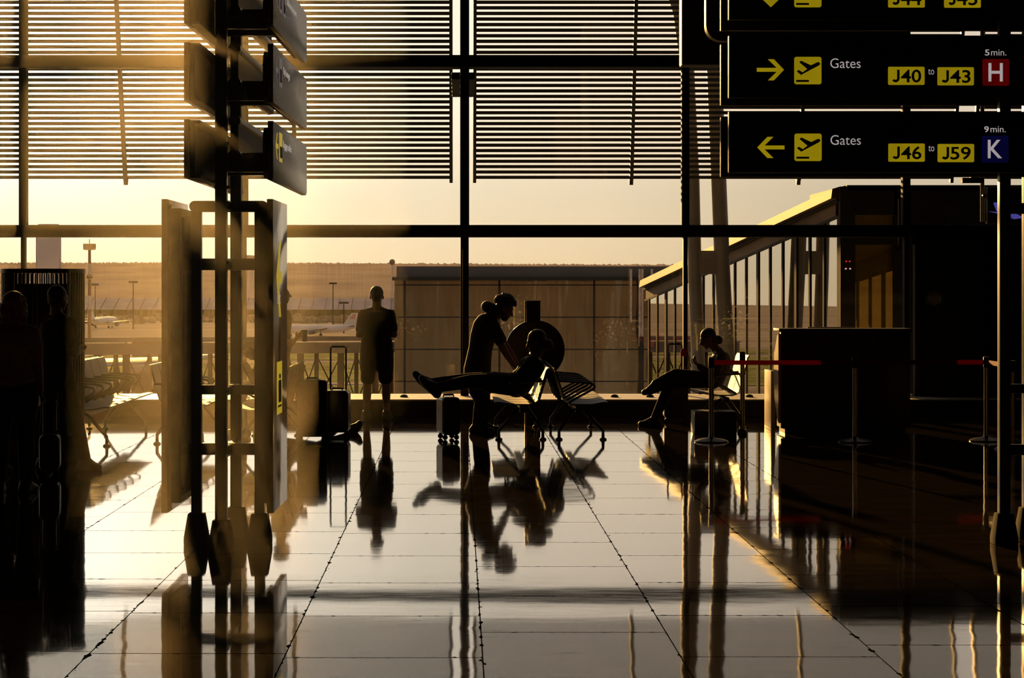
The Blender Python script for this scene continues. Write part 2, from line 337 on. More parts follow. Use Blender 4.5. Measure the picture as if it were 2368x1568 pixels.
def rrect(x0, y0, x1, y1, r, k=5):
    pts = []
    for cx, cyy, a0 in ((x1 - r, y1 - r, 0), (x0 + r, y1 - r, 90), (x0 + r, y0 + r, 180), (x1 - r, y0 + r, 270)):
        for i in range(k + 1): a = R(a0 + 90 * i / k); pts.append((cx + r * math.cos(a), cyy + r * math.sin(a)))
    return pts
def text(name, s, box, o, r, w, d0, mat, parent, bold=0.0, depth=0.002):   # lettering fitted to box (x0, y0, x1, y1) of the plane
    cu = bpy.data.curves.new(name, 'FONT'); cu.body = s; cu.offset = bold; cu.fill_mode = 'FRONT'; cu.resolution_u = 4
    ob = bpy.data.objects.new(name, cu); COL.objects.link(ob); bpy.context.view_layer.update()
    dg = bpy.context.evaluated_depsgraph_get(); me = bpy.data.meshes.new_from_object(ob.evaluated_get(dg)); bpy.data.objects.remove(ob)
    o, r, w = V(o), V(r), V(w); n = r.cross(w)
    xs = [v.co.x for v in me.vertices]; ys = [v.co.y for v in me.vertices]; ax, bx, ay, by = min(xs), max(xs), min(ys), max(ys)
    for v in me.vertices:
        x = box[0] + (v.co.x - ax) / (bx - ax) * (box[2] - box[0]); y = box[1] + (v.co.y - ay) / (by - ay) * (box[3] - box[1])
        v.co = o + r * x + w * y + n * d0
    bm = bmesh.new(); bm.from_mesh(me); ext = bmesh.ops.extrude_face_region(bm, geom=bm.faces[:])
    bmesh.ops.translate(bm, vec=n * depth, verts=[e for e in ext['geom'] if isinstance(e, bmesh.types.BMVert)])
    bmesh.ops.recalc_face_normals(bm, faces=bm.faces[:]); bm.to_mesh(me); bm.free()
    me.materials.clear(); me.materials.append(mat); ob = bpy.data.objects.new(name, me); COL.objects.link(ob); ob.parent = parent
    return ob
def remesh(mb, name, mat, parent, vox=0.008, smooth=4, label=None):         # one continuous skin over overlapping volumes
    bmesh.ops.recalc_face_normals(mb.b, faces=mb.b.faces[:])
    me = bpy.data.meshes.new('tmp'); mb.b.to_mesh(me); mb.b.free(); ob = bpy.data.objects.new('tmp', me); COL.objects.link(ob)
    rm = ob.modifiers.new('r', 'REMESH'); rm.mode = 'VOXEL'; rm.voxel_size = vox; rm.adaptivity = 0.0
    sm = ob.modifiers.new('s', 'SMOOTH'); sm.factor = 0.5; sm.iterations = smooth
    bpy.context.view_layer.update(); dg = bpy.context.evaluated_depsgraph_get()
    m2 = bpy.data.meshes.new_from_object(ob.evaluated_get(dg)); bpy.data.objects.remove(ob); bpy.data.meshes.remove(me)
    m2.name = name; m2.shade_smooth(); m2.materials.clear(); m2.materials.append(mat)
    o = bpy.data.objects.new(name, m2); COL.objects.link(o); o.parent = parent
    if label: o['label'] = label
    return o
# ================================================================ the setting
GY = 28.45                                            # glass plane
struct(MB().box(-19, 18, -14, 27.6, -0.2, 0).build('floor', M['floor'], smooth=False))
struct(MB().box(-19, 18, -14, 29.0, 7.6, 7.9).build('ceiling', M['ceiling'], smooth=False))
struct(MB().box(-19.3, -19, -14, 29.0, -0.2, 7.9).build('wall_left', M['concrete'], smooth=False))
struct(MB().box(18, 18.3, -14, 29.0, -0.2, 7.9).build('wall_right', M['concrete'], smooth=False))
struct(MB().box(-19.3, 18.3, -14.3, -14, -0.2, 7.9).build('wall_back', M['concrete'], smooth=False))
struct(MB().box(-19, 18, 27.37, 28.9, -0.2, 0.205).build('wall_front', M['black'], smooth=False))
struct(MB().box(-19, 18, 27.42, 28.9, 0.205, 0.222).build('trim_1', M['ledge'], smooth=False))
XM = [X(1074.5, GY) + 3.02 * k for k in range(-6, 6)]
TZ = (Z(535, GY), Z(144.5, GY), 7.1)
nt_ = 2
for i, xm in enumerate(XM):
    m = MB(); wu = 0.062 if i == 6 else 0.052; wl = 0.056 if i == 6 else 0.029
    m.box(xm - wl, xm + wl, GY - 0.08, GY + 0.05, 0.222, TZ[0] - 0.08); m.box(xm - wu, xm + wu, GY - 0.10, GY + 0.05, TZ[0] - 0.08, 7.6)
    if i == 6: m.box(xm - 0.030, xm + 0.030, GY - 0.12, GY - 0.08, 0.222, TZ[0] - .09)
    struct(m.build('trim_%d' % nt_, M['frame'], bevel=0.008)); nt_ += 1
for z in TZ:
    m = MB().box(-19, 18, GY - 0.2, GY + 0.12, z - 0.082, z + 0.082)
    struct(m.build('trim_%d' % nt_, M['frame'], bevel=0.01)); nt_ += 1
zs = [0.222, TZ[0], TZ[1], TZ[2], 7.6]
for i in range(len(XM) - 1):
    w = empty('window_%d' % (i + 1), (XM[i] + 1.51, GY, 0)); struct(w)
    for k in range(4):
        if i >= 9 and k == 0: continue                   # the gate doors stand there
        MB().box(-1.48, 1.48, -0.012, 0.012, zs[k] + (0.0 if k == 0 else 0.08), zs[k + 1] - 0.08).build('pane', M['pane'], w, smooth=False)
# gate wall with two doors under the first transom at the end of the glass
gx0 = XM[9] + 0.02
wall = MB(); D1 = (X(2122, 28.3), X(2262, 28.3)); D2 = (X(2330, 28.3), X(2470, 28.3)); DT = Z(566, 28.3)
wall.box(gx0, D1[0], 28.25, 28.6, 0.0, TZ[0]); wall.box(D1[1], D2[0], 28.25, 28.6, 0.0, TZ[0]); wall.box(D2[1], 18, 28.25, 28.6, 0.0, TZ[0])
wall.box(D1[0], D1[1], 28.25, 28.6, DT, TZ[0]); wall.box(D2[0], D2[1], 28.25, 28.6, DT, TZ[0])
struct(wall.build('wall_gate', M['black'], smooth=False))
for i, (a, b) in enumerate((D1, D2)):
    d = struct(empty('door_%d' % (i + 1), (a, 28.2, 0)))
    cx = X(2158, 28.2) - X(2122, 28.2); cz = Z(690, 28.2); rr = 0.115
    leaf = MB(); w_ = b - a; outer = [(0.0, 0.21), (w_, 0.21), (w_, DT), (0, DT)]
    # leaf as a frame of faces round the porthole
    n = 40; bmx = leaf.b
    for y in (0.0, 0.05):
        ci = [bmx.verts.new((cx + rr * math.cos(2 * math.pi * k / n), y, cz + rr * math.sin(2 * math.pi * k / n))) for k in range(n)]
        def hit(k):
            c, s_ = math.cos(2 * math.pi * k / n), math.sin(2 * math.pi * k / n)
            t = min(((w_ - cx) / c if c > 1e-6 else 9e9), ((0 - cx) / c if c < -1e-6 else 9e9), ((DT - cz) / s_ if s_ > 1e-6 else 9e9), ((0.21 - cz) / s_ if s_ < -1e-6 else 9e9))
            return (cx + t * c, y, cz + t * s_)
        co = [bmx.verts.new(hit(k)) for k in range(n)]
        for k in range(n): bmx.faces.new([ci[k], ci[(k + 1) % n], co[(k + 1) % n], co[k]])
        for sx, sz in ((0, 0.21), (w_, 0.21), (w_, DT), (0, DT)):
            near = sorted(co, key=lambda q: (q.co.x - sx) ** 2 + (q.co.z - sz) ** 2)[:2]
            if all((q.co - V((sx, y, sz))).length > 1e-4 for q in near): bmx.faces.new([near[0], near[1], bmx.verts.new((sx, y, sz))])
    leaf.build('door_leaf', M['black'], d, smooth=False)
    pr = MB().tube([(cx + (rr + 0.012) * math.cos(2 * math.pi * k / 32), -0.01, cz + (rr + 0.012) * math.sin(2 * math.pi * k / 32)) for k in range(33)], 0.016, 8).build('porthole_ring', M['steel'], d)
    MB().cyl((cx, 0.02, cz), (cx, 0.03, cz), rr, None, 32).build('porthole_glass', M['pane'], d)
    MB().box(0.15, w_ - 0.12, -0.012, 0.0, Z(950, 28.2), Z(941, 28.2)).build('kick_plate', M['chrome'], d)
    fr = MB().box(-0.07, 0.0, -0.05, 0.1, 0.2, DT + 0.07).box(w_, w_ + 0.07, -0.05, 0.1, 0.2, DT + 0.07).box(-0.07, w_ + 0.07, -0.05, 0.1, DT, DT + 0.07)
    fr.build('door_frame', M['concrete'], d, smooth=False)
# ================================================================ outside: ground, sky line, field
GZ = -10.0
struct(MB().box(-700, 500, 62, 2600, GZ - 0.5, GZ).build('ground', M['apron'], smooth=False))
g = MB()
for (x0, x1, y0, y1) in ((-150, 60, 232, 330), (-160, 30, 345, 420)): g.box(x0, x1, y0, y1, GZ, GZ + 0.12)
tag(g.build('grass', M['grass'], smooth=False), 'dry green grass field beyond the elevated walkway', 'grass', kind='stuff')
tag(MB().bar((-60, 262, GZ + 0.19), (10, 250, GZ + 0.19), 3.5, 0.12).build('service_path', M['hangar_roof'], smooth=False), 'pale service path crossing the grass behind the walkway posts', 'path')
# hills with a ragged tree line
hm = MB(); hb = hm.b; n = 1100; rows = []
def ridge(t): return 59 + 3.2 * math.sin(t * 3.1 + 0.6) - 7.0 * max(0, t - 0.30) + 2.4 * math.sin(t * 9) * 0.4
for j, (dy, fz) in enumerate(((0, 0.0), (260, 0.42), (520, 0.80), (760, 1.0), (900, 0.98), (1200, 0.0))):
    row = []
    for i in range(n + 1):
        t = i / n; Y = 2300 + dy; u = -260 + 3000 * t
        top = ridge(t) + (random.random() ** 2 * 3.2 if j in (3, 4) else random.uniform(-1, 1) * 0.8)
        row.append(hb.verts.new((X(u, Y), Y, GZ + (H + top * 3050 / F - GZ) * fz)))
    rows.append(row)
for A, B in zip(rows, rows[1:]):
    for i in range(n): hb.faces.new([A[i], A[i + 1], B[i + 1], B[i]])
struct(hm.build('hills', M['hill'], ang=60))
# long low hangar
hg = empty('hangar', (0, 900, 0)); tag(hg, 'long low hangar with lilac grey roof below the hills', 'building')
MB().box(X(-260, 900), X(1500, 900), 6, 40, GZ, Z(716, 900)).build('wall', M['hangar_wall'], hg, smooth=False)
rf = MB(); x = X(-270, 900)
rf.rings([[V((xx, -2, Z(716, 900))), V((xx, 40, Z(690, 925))), V((xx, 44, Z(690, 925))), V((xx, 44, Z(717, 900)))] for xx in (x, X(1510, 900))])
rf.build('roof', M['hangar_roof'], hg, smooth=False)
for k in range(60): MB().box(X(-255 + k * 30, 900), X(-252.6 + k * 30, 900), 5.4, 6.0, GZ, Z(717, 900)).build('column', M['lowwall'], hg, smooth=False)
rb = MB()
for k in range(58): rb.bar((X(-255 + k * 30.5, 900), -2.0, Z(716, 900) + 0.2), (X(-255 + k * 30.5, 925), 40, Z(690, 925) + 0.2), 0.22, 0.22)
rb.build('roof_seam', M['lowwall'], hg, smooth=False)
# bushes / parked vehicles band in front of the hangar
hd = MB()
for k in range(420):
    u = -240 + k * 3.6 + random.uniform(-2, 2); Y = random.uniform(720, 830); s_ = random.uniform(.6, 1.7)
    hd.ell(V((X(u, Y), Y, GZ + s_ * 0.5)), (s_ * 1.3, s_, s_ * random.uniform(0.6, 1.5)), None, 6, 4)
tag(hd.build('undergrowth', M['hangar_wall']), 'brown scrub in front of the long low hangar', 'scrub', kind='stuff')
# low dark blocks nearer, with one pale marker post
lw = empty('low_block', (X(290, 218), 218, GZ)); tag(lw, 'low dark block on the apron behind the row of empty seats', 'wall')
MB().box(0, 6.5, 0, 3, 0, Z(786, 218) - GZ).build('wall', M['lowwall'], lw, smooth=False)
MB().box(X(296, 218) - X(290, 218), X(306, 218) - X(290, 218), -0.5, -0.05, 0, Z(787, 218) - GZ).build('marker_post', M['ledge'], lw, smooth=False, label='pale marker post')
# elevated walkway with cross bracing
VY = 100.0
vi = empty('elevated_walkway', (0, VY, 0)); tag(vi, 'elevated walkway on braced posts crossing behind the window', 'walkway')
def vtop(u): return 816 - 9 * (u - 200) / 700.0 if u < 900 else 807
x0, x1 = X(-200, VY), X(911, VY)
MB().bar((x0, 0, Z(811, VY)), (x1, 0, Z(803, VY)), 1.2, 0.50, (0, 0, 1)).build('deck_beam', M['via'], vi, smooth=False)
MB().bar((x0, -0.7, Z(797, VY)), (x1, -0.7, Z(792, VY)), 0.05, 0.06).bar((x0, 2.5, Z(792, VY)), (x1, 2.5, Z(785, VY)), 0.06, 0.22).build('handrail', M['via'], vi, smooth=False)
us = [-120, -70, -20, 30, 80, 125, 174, 226, 268, 292, 346, 374, 420, 452, 486, 520, 560, 600, 640, 695, 732, 788, 824, 868, 906]
for k, u in enumerate(us):
    w_ = 0.15 if k % 2 else 0.09
    MB().box(X(u, VY) - w_, X(u, VY) + w_, -0.2, 0.2, GZ, Z(815, VY)).build('post', M['viapost'], vi, smooth=False)
for k in range(0, len(us) - 1):
    xa, xb = X(us[k], VY), X(us[k + 1], VY); zt, zb = Z(822, VY), Z(822, VY) - 2.3
    b = MB()
    for q in range(3): b.bar((xa, 0, zt - 2.4 * q), (xb, 0, zb - 2.4 * q), 0.05, 0.06).bar((xa, 0.1, zb - 2.4 * q), (xb, 0.1, zt - 2.4 * q), 0.05, 0.06)
    b.build('cross_brace', M['viapost'], vi, smooth=False)
# aircraft
def airliner(label, loc, rz, L, group=None, fin=M['planered'], tz=0.0):
    s = L / 37.0; a = empty('airliner', loc, rz); tag(a, label, 'aeroplane', group)
    zc = 3.3 * s; r = 1.95 * s
    prof = [(-18.5, .05, -.3), (-18, .45, -.25), (-17, .75, -.15), (-15.5, .95, 0), (-13, 1, 0), (6, 1, 0), (10, .93, .1), (14, .62, .55), (17, .3, .95), (18.4, .06, 1.15)]
    n = 20; rs = []
    for x_, k, dz in prof: rs.append([V((x_ * s, r * k * math.cos(2 * math.pi * i / n), zc + dz * s + r * k * math.sin(2 * math.pi * i / n))) for i in range(n)])
    MB().rings(rs).build('fuselage', M['plane'], a)
    for sg in (-1, 1):
        def foil(pts):
            m = MB(); rs = []
            for x_, y_, z_, c in pts: rs.append([V(((x_ + c * q) * s, sg * y_ * s, (z_ + t_ * c) * s)) for q, t_ in ((0, 0), (.3, .06), (.7, .045), (1, 0), (.7, -.02), (.3, -.03))])
            return m.rings(rs)
        foil([(-4, 1.5, 2.6, 6.5), (-0.2, 7, 3.0, 3.6), (4.2, 16.5, 3.9, 1.5)]).build('wing', M['planegrey'], a)
        foil([(13.2, .6, 4.3 - tz, 3.2), (16.2, 6.2, 4.9 - tz, 1.3)]).build('tailplane', M['planegrey'], a)
        rs = [[V(((-4.6 + q) * s, sg * 5.7 * s + k * s * math.cos(2 * math.pi * i / 16), (1.75 + k * math.sin(2 * math.pi * i / 16)) * s)) for i in range(16)] for q, k in ((0, .8), (.4, 1.0), (2, 1.0), (3.6, .55))]
        MB().rings(rs).build('engine', M['planegrey'], a)
        MB().cyl((1.0 * s, sg * 3.2 * s, 0.5 * s), (1.0 * s, sg * 3.2 * s, 2.6 * s), .14 * s).cyl((1.0 * s, sg * 2.9 * s, 0.55 * s), (1.0 * s, sg * 3.5 * s, 0.55 * s), .55 * s).build('landing_gear', M['rubber'], a)
    MB().cyl((-13 * s, 0, .4 * s), (-13 * s, 0, 2.2 * s), .1 * s).cyl((-13 * s, -.25 * s, .4 * s), (-13 * s, .25 * s, .4 * s), .4 * s).build('landing_gear', M['rubber'], a)
    f = MB().prism([(11.2, 4.9), (15.6, 10.8), (18.6, 10.8), (17.3, 4.6)], (0, 0, 0), (s, 0, 0), (0, 0, s), -.22 * s, .22 * s).build('tail_fin', M['plane'], a, bevel=.08 * s)
    MB().prism([(14.3, 7.9), (16.2, 10.3), (17.6, 10.3), (17.2, 7.9)], (0, 0, 0), (s, 0, 0), (0, 0, s), -.26 * s, .26 * s).build('fin_stripe', fin, f)
    return a
airliner('white airliner parked side-on on the apron beyond the standing man', (X(737, 530), 530, GZ), 0, 20)
airliner('small distant aeroplane seen nose-on behind the booth and light mast', (X(238, 640), 640, GZ), R(-100), 24)
airliner('near airliner with tall white tail fin rising behind the slatted booth', (-40.0, 203, GZ), R(-79), 59, fin=M['plane'], tz=.7)
# light mast with striped pole
lm = empty('light_mast', (X(207, 250), 250, GZ + .12)); tag(lm, 'tall striped floodlight mast on the apron, lamp cage on top', 'light mast')
zt = Z(580, 250) - GZ; bands = [0, 4.6, Z(785, 250) - GZ, Z(718, 250) - GZ, Z(686, 250) - GZ, Z(648, 250) - GZ, Z(612, 250) - GZ, zt]
for i, (a, b) in enumerate(zip(bands, bands[1:])):
    MB().cyl((0, 0, a), (0, 0, b), .26 - .012 * i, .26 - .012 * (i + 1), 12).build('pole_band', M['mast_pale'] if i % 2 else M['mast_brown'], lm)
MB().lathe([(0.3, Z(642, 250) - GZ - .25), (.42, Z(642, 250) - GZ), (.3, Z(642, 250) - GZ + .25)], (0, 0, 0), 12).build('collar', M['mast_brown'], lm)
cg = MB()
for k in range(14):
    a = 2 * math.pi * k / 14; cg.cbox((.66 * math.cos(a), .66 * math.sin(a), zt + .42), (.2, .2, .62))
cg.lathe([(.6, zt - .02), (.72, zt + .02), (.72, zt + .1), (.6, zt + .12)]).cyl((0, 0, zt), (0, 0, zt + 1.3), .06, None, 8).build('lamp_cage', M['lampcage'], lm)
for u, vt, Y in ((308, 652, 620), (220, 658, 760), (770, 655, 700), (795, 700, 560)):
    p = empty('lamp_post', (X(u, Y), Y, GZ)); h = Z(vt, Y) - GZ
    tag(p, {308: 'thin double-headed lamp post above the row of empty seats', 220: 'faint lamp post just beside the striped mast', 770: 'faint lamp post over the middle of the parked airliner', 795: 'short lamp post behind the parked airliner'}[u], 'lamp post', 'distant lamp posts')
    MB().cyl((0, 0, 0), (0, 0, h), .22, .14, 8).build('pole', M['viapost'], p)
    MB().box(-1.3, 1.3, -.3, .3, h - .3, h + .25).build('lamp_head', M['viapost'], p)
def tower(label, u, vt, Y, r, kind):
    t = empty('control_tower' if kind else 'radar_tower', (X(u, Y), Y, GZ)); tag(t, label, 'tower'); h = Z(vt, Y) - GZ
    if kind:
        MB().lathe([(3.2, 0), (2.4, h * .25), (2.1, h * .7), (2.6, h * .86), (5.5, h * .93), (6.0, h * .935)]).build('shaft', M['mast_pale'], t)
        MB().lathe([(5.6, h * .935), (6.3, h * .98), (5.2, h), (0.3, h + .4)]).build('cab', M['hangar_wall'], t)
    else:
        MB().cyl((0, 0, 0), (0, 0, h - r), .9, .55, 10).build('mast', M['mast_pale'], t)
        MB().ell((0, 0, h), (r, r, r)).build('radome', M['hangar_wall'], t)
tower('hazy control tower seen through the sign post frame', 576, 592, 985, 0, 1)
tower('radar tower with a round dome at the corner of the grey building', 907, 606, 1500, 2.1, 0)
tower('tiny round-topped mast beside the white tail fin', 110, 598, 1900, 2.2, 0)
# metal clad terminal block
BY = 75.0
bb = empty('terminal_block', (0, BY, GZ)); tag(bb, 'flat-roofed metal clad terminal block behind the bench and round sign', 'building')
bx0, bx1 = X(912, BY), X(1640, BY); h0 = Z(642, BY) - GZ; h1 = Z(616, BY) - GZ
MB().box(bx0, bx1, 0, 30, 0, h0).build('facade', M['facade'], bb, smooth=False)
MB().box(bx0 + .08, bx1, -.05, 30, h0, h1).build('parapet', M['parapet'], bb, smooth=False)
MB().box(bx0 - .07, bx1, -.35, 30, h0 - .10, h0 + .02).build('cornice', M['joint'], bb, smooth=False)
for v in (659, 733.5, 808, 882): MB().box(bx0, bx1, -.02, .0, Z(v, BY) - GZ - .02, Z(v, BY) - GZ + .02).build('panel_joint', M['joint'], bb, smooth=False)
for u in (936, 1155, 1374, 1593): MB().box(X(u, BY) - .035, X(u, BY) + .035, -.02, 0, 0, h0 - .1).build('panel_joint', M['joint'], bb, smooth=False)
for u, vb in ((1457, 745), (1477, 800), (1483, 830), (1505, 880)):
    MB().cyl((X(u, BY), -.4, Z(vb, BY) - GZ), (X(u, BY), -.4, h1 - .1), .045, None, 8).build('pipe', M['pipe'], bb)
MB().box(X(1476, BY), X(1486, BY), -.5, -.3, 0, Z(778, BY) - GZ).build('pipe_casing', M['joint'], bb, smooth=False)
# jet bridge: sloping glazed corridor with a dark head by the gate
J0 = V((X(1940, 30.3), 30.3, 0)); JD = V((-0.1035, 0.65, 0)); JN = 17
def jz(t): return -0.0735 * t
jb = empty('jet_bridge', (0, 0, 0)); tag(jb, 'glazed jet bridge sloping away from the gate behind the columns', 'jet bridge')
side = V((JD.y, -JD.x, 0)).normalized(); WJ = 2.9
def J(t, s_, z): return J0 + JD * t + side * s_ + V((0, 0, z + jz(t)))
roofz, fas, sof, gb = Z(432, 30.3), Z(459, 30.3), Z(500, 30.3), -0.35
rf = MB(); rf.rings([[J(t, -.12, fas), J(t, -.10, roofz - .03), J(t, 0.0, roofz), J(t, WJ, roofz), J(t, WJ + .1, fas)] for t in (0, JN + .5)]); rf.build('roof', M['bridgemetal'], jb, smooth=False)
MB().rings([[J(t, 0.02, sof), J(t, 0.02, fas - .005), J(t, .14, fas - .005), J(t, .14, sof)] for t in (0.3, JN + .5)]).build('fascia', M['bridgemetal'], jb, smooth=False)
gut = MB(); gut.rings([[J(t, -.03, fas - .05), J(t, -.03, fas - .01), J(t, .05, fas - .01), J(t, .05, fas - .05)] for t in (0.0, JN + .5)])
gut.rings([[J(t, -.01, sof - .02), J(t, -.01, sof + .02), J(t, .06, sof + .02), J(t, .06, sof - .02)] for t in (0.0, JN + .5)]); gut.build('gutter', M['bridgedark'], jb, smooth=False)
MB().rings([[J(t, -.05, gb - .5), J(t, -.05, gb), J(t, WJ + .05, gb), J(t, WJ + .05, gb - .5)] for t in (0, JN + .5)]).build('deck', M['bridgedark'], jb, smooth=False)
MB().rings([[J(t, WJ + .02, fas - .1), J(t, WJ + .02, fas), J(t, WJ + .1, fas), J(t, WJ + .1, sof - .1)] for t in (0, JN + .5)]).build('fascia', M['bridgemetal'], jb, smooth=False)
for t in range(0, JN + 1):
    for s_ in (0.0, WJ):
        b = MB(); c = .032 if t % 3 else .055; q = JD.normalized() * c
        b.rings([[J(t, s_ - .012, z) - q, J(t, s_ + .03, z) - q, J(t, s_ + .03, z) + q, J(t, s_ - .012, z) + q] for z in (gb, sof)])
        b.build('mullion', M['bridgedark'], jb, smooth=False)
for t in range(JN):
    for s_ in (0.006, WJ):
        MB().rings([[J(t_, s_, gb), J(t_, s_ + .012, gb), J(t_, s_ + .012, sof), J(t_, s_, sof)] for t_ in (t + .04, t + .96)]).build('pane', M['bridgeglass' if s_ < 1 else 'pane'], jb, smooth=False)
MB().rings([[J(t, 0.2, gb), J(t, WJ - .2, gb), J(t, WJ - .2, roofz), J(t, .2, roofz)] for t in (JN + .3, JN + .4)]).build('end_wall', M['bridgedark'], jb, smooth=False)
# bridge head (dark vestibule facing the hall)
hx0, hx1, HY = X(1940, 30.3), 12.5, 30.2
def px0(u): return X(u, HY)
def pz(v): return Z(v, HY)
hf = MB()
hf.box(hx0, px0(1978), HY, HY + .12, gb, roofz); hf.box(px0(2068), px0(2076), HY, HY + .12, gb, roofz)
hf.box(px0(1978), px0(2068), HY, HY + .12, pz(566), pz(530)); hf.box(px0(1978), px0(2076), HY, HY + .12, pz(497), roofz); hf.box(px0(1978), px0(2068), HY, HY + .12, gb, pz(930))
hf.box(px0(2083), hx1, HY, HY + .12, gb, roofz)
hf.build('head_wall', M['bridgedark'], jb, smooth=False)
MB().box(px0(1978), px0(2068), HY + .03, HY + .06, pz(930), pz(566)).build('frosted_panel', M['frost'], jb, smooth=False, label='frosted yellow panel')
MB().prism(rrect(px0(1980), pz(530), px0(2068), pz(497), .06), (0, HY + .05, 0), (1, 0, 0), (0, 0, 1), -.01, .02).build('frosted_panel', M['frost'], jb, smooth=False, label='frosted yellow panel')
MB().box(px0(2076), px0(2083), HY + .03, HY + .06, pz(930), pz(572)).build('side_light', M['bridgeglass'], jb, smooth=False)
MB().box(hx0 + .1, hx1, HY, 33.4, roofz - .06, roofz + .02).build('head_roof', M['bridgedark'], jb, smooth=False)
for u in (1966, 1957):
    pass
for u, v, k in ((1957, 604.5, 'led_red'), (1965, 604.5, 'led_red'), (1956, 621.5, 'led_white'), (1966, 621.5, 'led_white')):
    MB().ell(P(u, v, HY - .005), (.014, .01, .010)).build('indicator_light', M[k], jb)
# paired columns
CY = 34.0
pc = empty('leaning_column_pair', (0, CY, GZ)); tag(pc, 'pair of tall leaning columns joined by a crosspiece outside the glass', 'column')
def leg(uv, r, name='leg'):
    return MB().tube([(X(u, CY), 0, Z(v, CY) - GZ) for u, v in uv], r, 20).build(name, M['column'], pc)
leg([(1640, 2000), (1614, 820), (1607, 640), (1602, 420), (1590, 165), (1572, 30), (1545, -60), (1480, -160)], .112)
leg([(1745, 2000), (1681, 820), (1671, 640), (1662, 420), (1652, 165), (1648, 0), (1660, -150)], .128)
MB().prism(rrect(X(1606, CY), Z(634, CY) - GZ, X(1674, CY), Z(580, CY) - GZ, .03), (0, 0, 0), (1, 0, 0), (0, 0, 1), -.09, .09).build('crosspiece', M['column'], pc)
# sun louvres outside the glass, leaning out towards the bottom
LB, LT = V((0, 32.0, Z(413, 32.0))), V((0, 30.65, 7.6))
LD = (LT - LB); LL = LD.length; LD.normalize()
def louvre(label, xa, xb, arms):
    o = empty('sun_louvre', (0, 0, 0)); tag(o, label, 'sun louvre', 'sun louvres outside the glass')
    m = MB(); n = int(LL / .0848)
    for k in range(n + 1):
        c = LB + LD * (.0848 * k + .02); m.box(xa, xb, c.y - .022, c.y + .022, c.z - .024, c.z + .024)
    m.build('slat_panel', M['louvre'], o, smooth=False)
    for x_ in (xa, xb): MB().bar(LB - LD * .06 + V((x_, 0, 0)), LT + V((x_, 0, 0)), .05, .075).build('end_frame', M['louvre'], o, smooth=False)
    for x_ in arms:
        a = MB().bar(LB - LD * .02 + V((x_, -.09, 0)), LT + V((x_, -.09, 0)), .055, .10)
        a.prism([(-.09, 0.0), (.02, 0.0), (-.02, -.10), (-.06, -.10)], (x_ - .03, LB.y, LB.z + .0), (0, 1, 0), (0, 0, 1), -0.0, .06)
        a.build('support_arm', M['louvre'], o, smooth=False)
Yl = 31.6
a0, a1 = X(-60, Yl), X(1043, Yl); b0, b1 = X(1098, Yl), X(2215, Yl); gp = b0 - a1; pw = b1 - b0
louvre('slatted sun louvre in front of the glass behind the near sign post', a0, a1, (X(292, 32), X(684, 32)))
louvre('slatted sun louvre above the bench and leaning columns', b0, b1, (X(1459, 32), X(1845, 32)))
louvre('slatted sun louvre behind the gate signs past the pale gap', b1 + .31, b1 + .31 + pw, (b1 + 2.9, b1 + 5.5))
louvre('slatted sun louvre at the far end beside the booth', a0 - gp - pw, a0 - gp, (a0 - gp - 2.6, a0 - gp - 5.2))
# louvre brackets by the middle mullion
for u0_, u1_, lb in ((1044, 1068, 'dark louvre bracket on the bench-free side of the middle mullion'), (1083, 1098, 'smaller dark louvre bracket on the gate side of the middle mullion')):
    tag(MB().box(X(u0_, 29), X(u1_, 29), 28.6, 31.2, Z(191, 29), Z(174, 29)).build('louvre_bracket', M['frame'], bevel=.02), lb, 'bracket')
for i, u in enumerate((934, 1421, 1503, 1733)):
    p = P(u, 920, 28.0); p.z = .222
    tag(MB().lathe([(.055, 0), (.05, .02), (.03, .034), (.004, .038)], p, 14).build('ledge_stop', M['rubber']),
        ('dark dome stop on the window ledge beside the standing man', 'dark dome stop on the ledge beyond the empty seat', 'dark dome stop on the ledge behind the crossed foot', 'dark dome stop on the ledge beside the desk')[i], 'stop', 'ledge stops')
# haze: blocks added in the hall to imitate glare; sunlit air over the airfield
plan = [(-18.95, 27.36), (-.60, 27.36), (-.74, 26.0), (-1.08, 24.3), (-1.3, 22.6), (-1.8, 21.6), (-3.2, 21.2), (-18.95, 21.2)]
for z0_, z1_, k_, lb in ((-.1, 2.42, .38, 'thin golden haze block added for glare in the sunward half of the hall below the first transom'), (2.44, 7.58, 1.25, 'denser golden haze block added for glare under the ceiling in the sunward half of the hall')):
    tag(MB().rings([[V((x, y, z)) for x, y in plan[::-1]] for z in (z0_, z1_)]).build('haze', haze_mat('hall_glare_haze', GLARE_HAZE * k_, .75, (1, .9, .72)), smooth=False), lb, 'haze', kind='stuff')
tag(MB().box(-1.96, -1.04, 10.3, 15.6, -.1, 7.58).build('haze', haze_mat('near_glare_haze', GLARE_HAZE * 3.7, .75, (1, .9, .72)), smooth=False), 'thin golden haze block added to veil the near sign post in glare', 'haze', kind='stuff')  # added block, shaped to lay a glare veil over the post
h2 = MB().box(-1200, 1400, 66, 3700, GZ - 8, 90).build('haze', haze_mat('airfield_haze', 0.2e-5, .72, (1, .92, .82)), smooth=False)
tag(h2, 'warm evening haze lying over the airfield and hills', 'haze', kind='stuff')
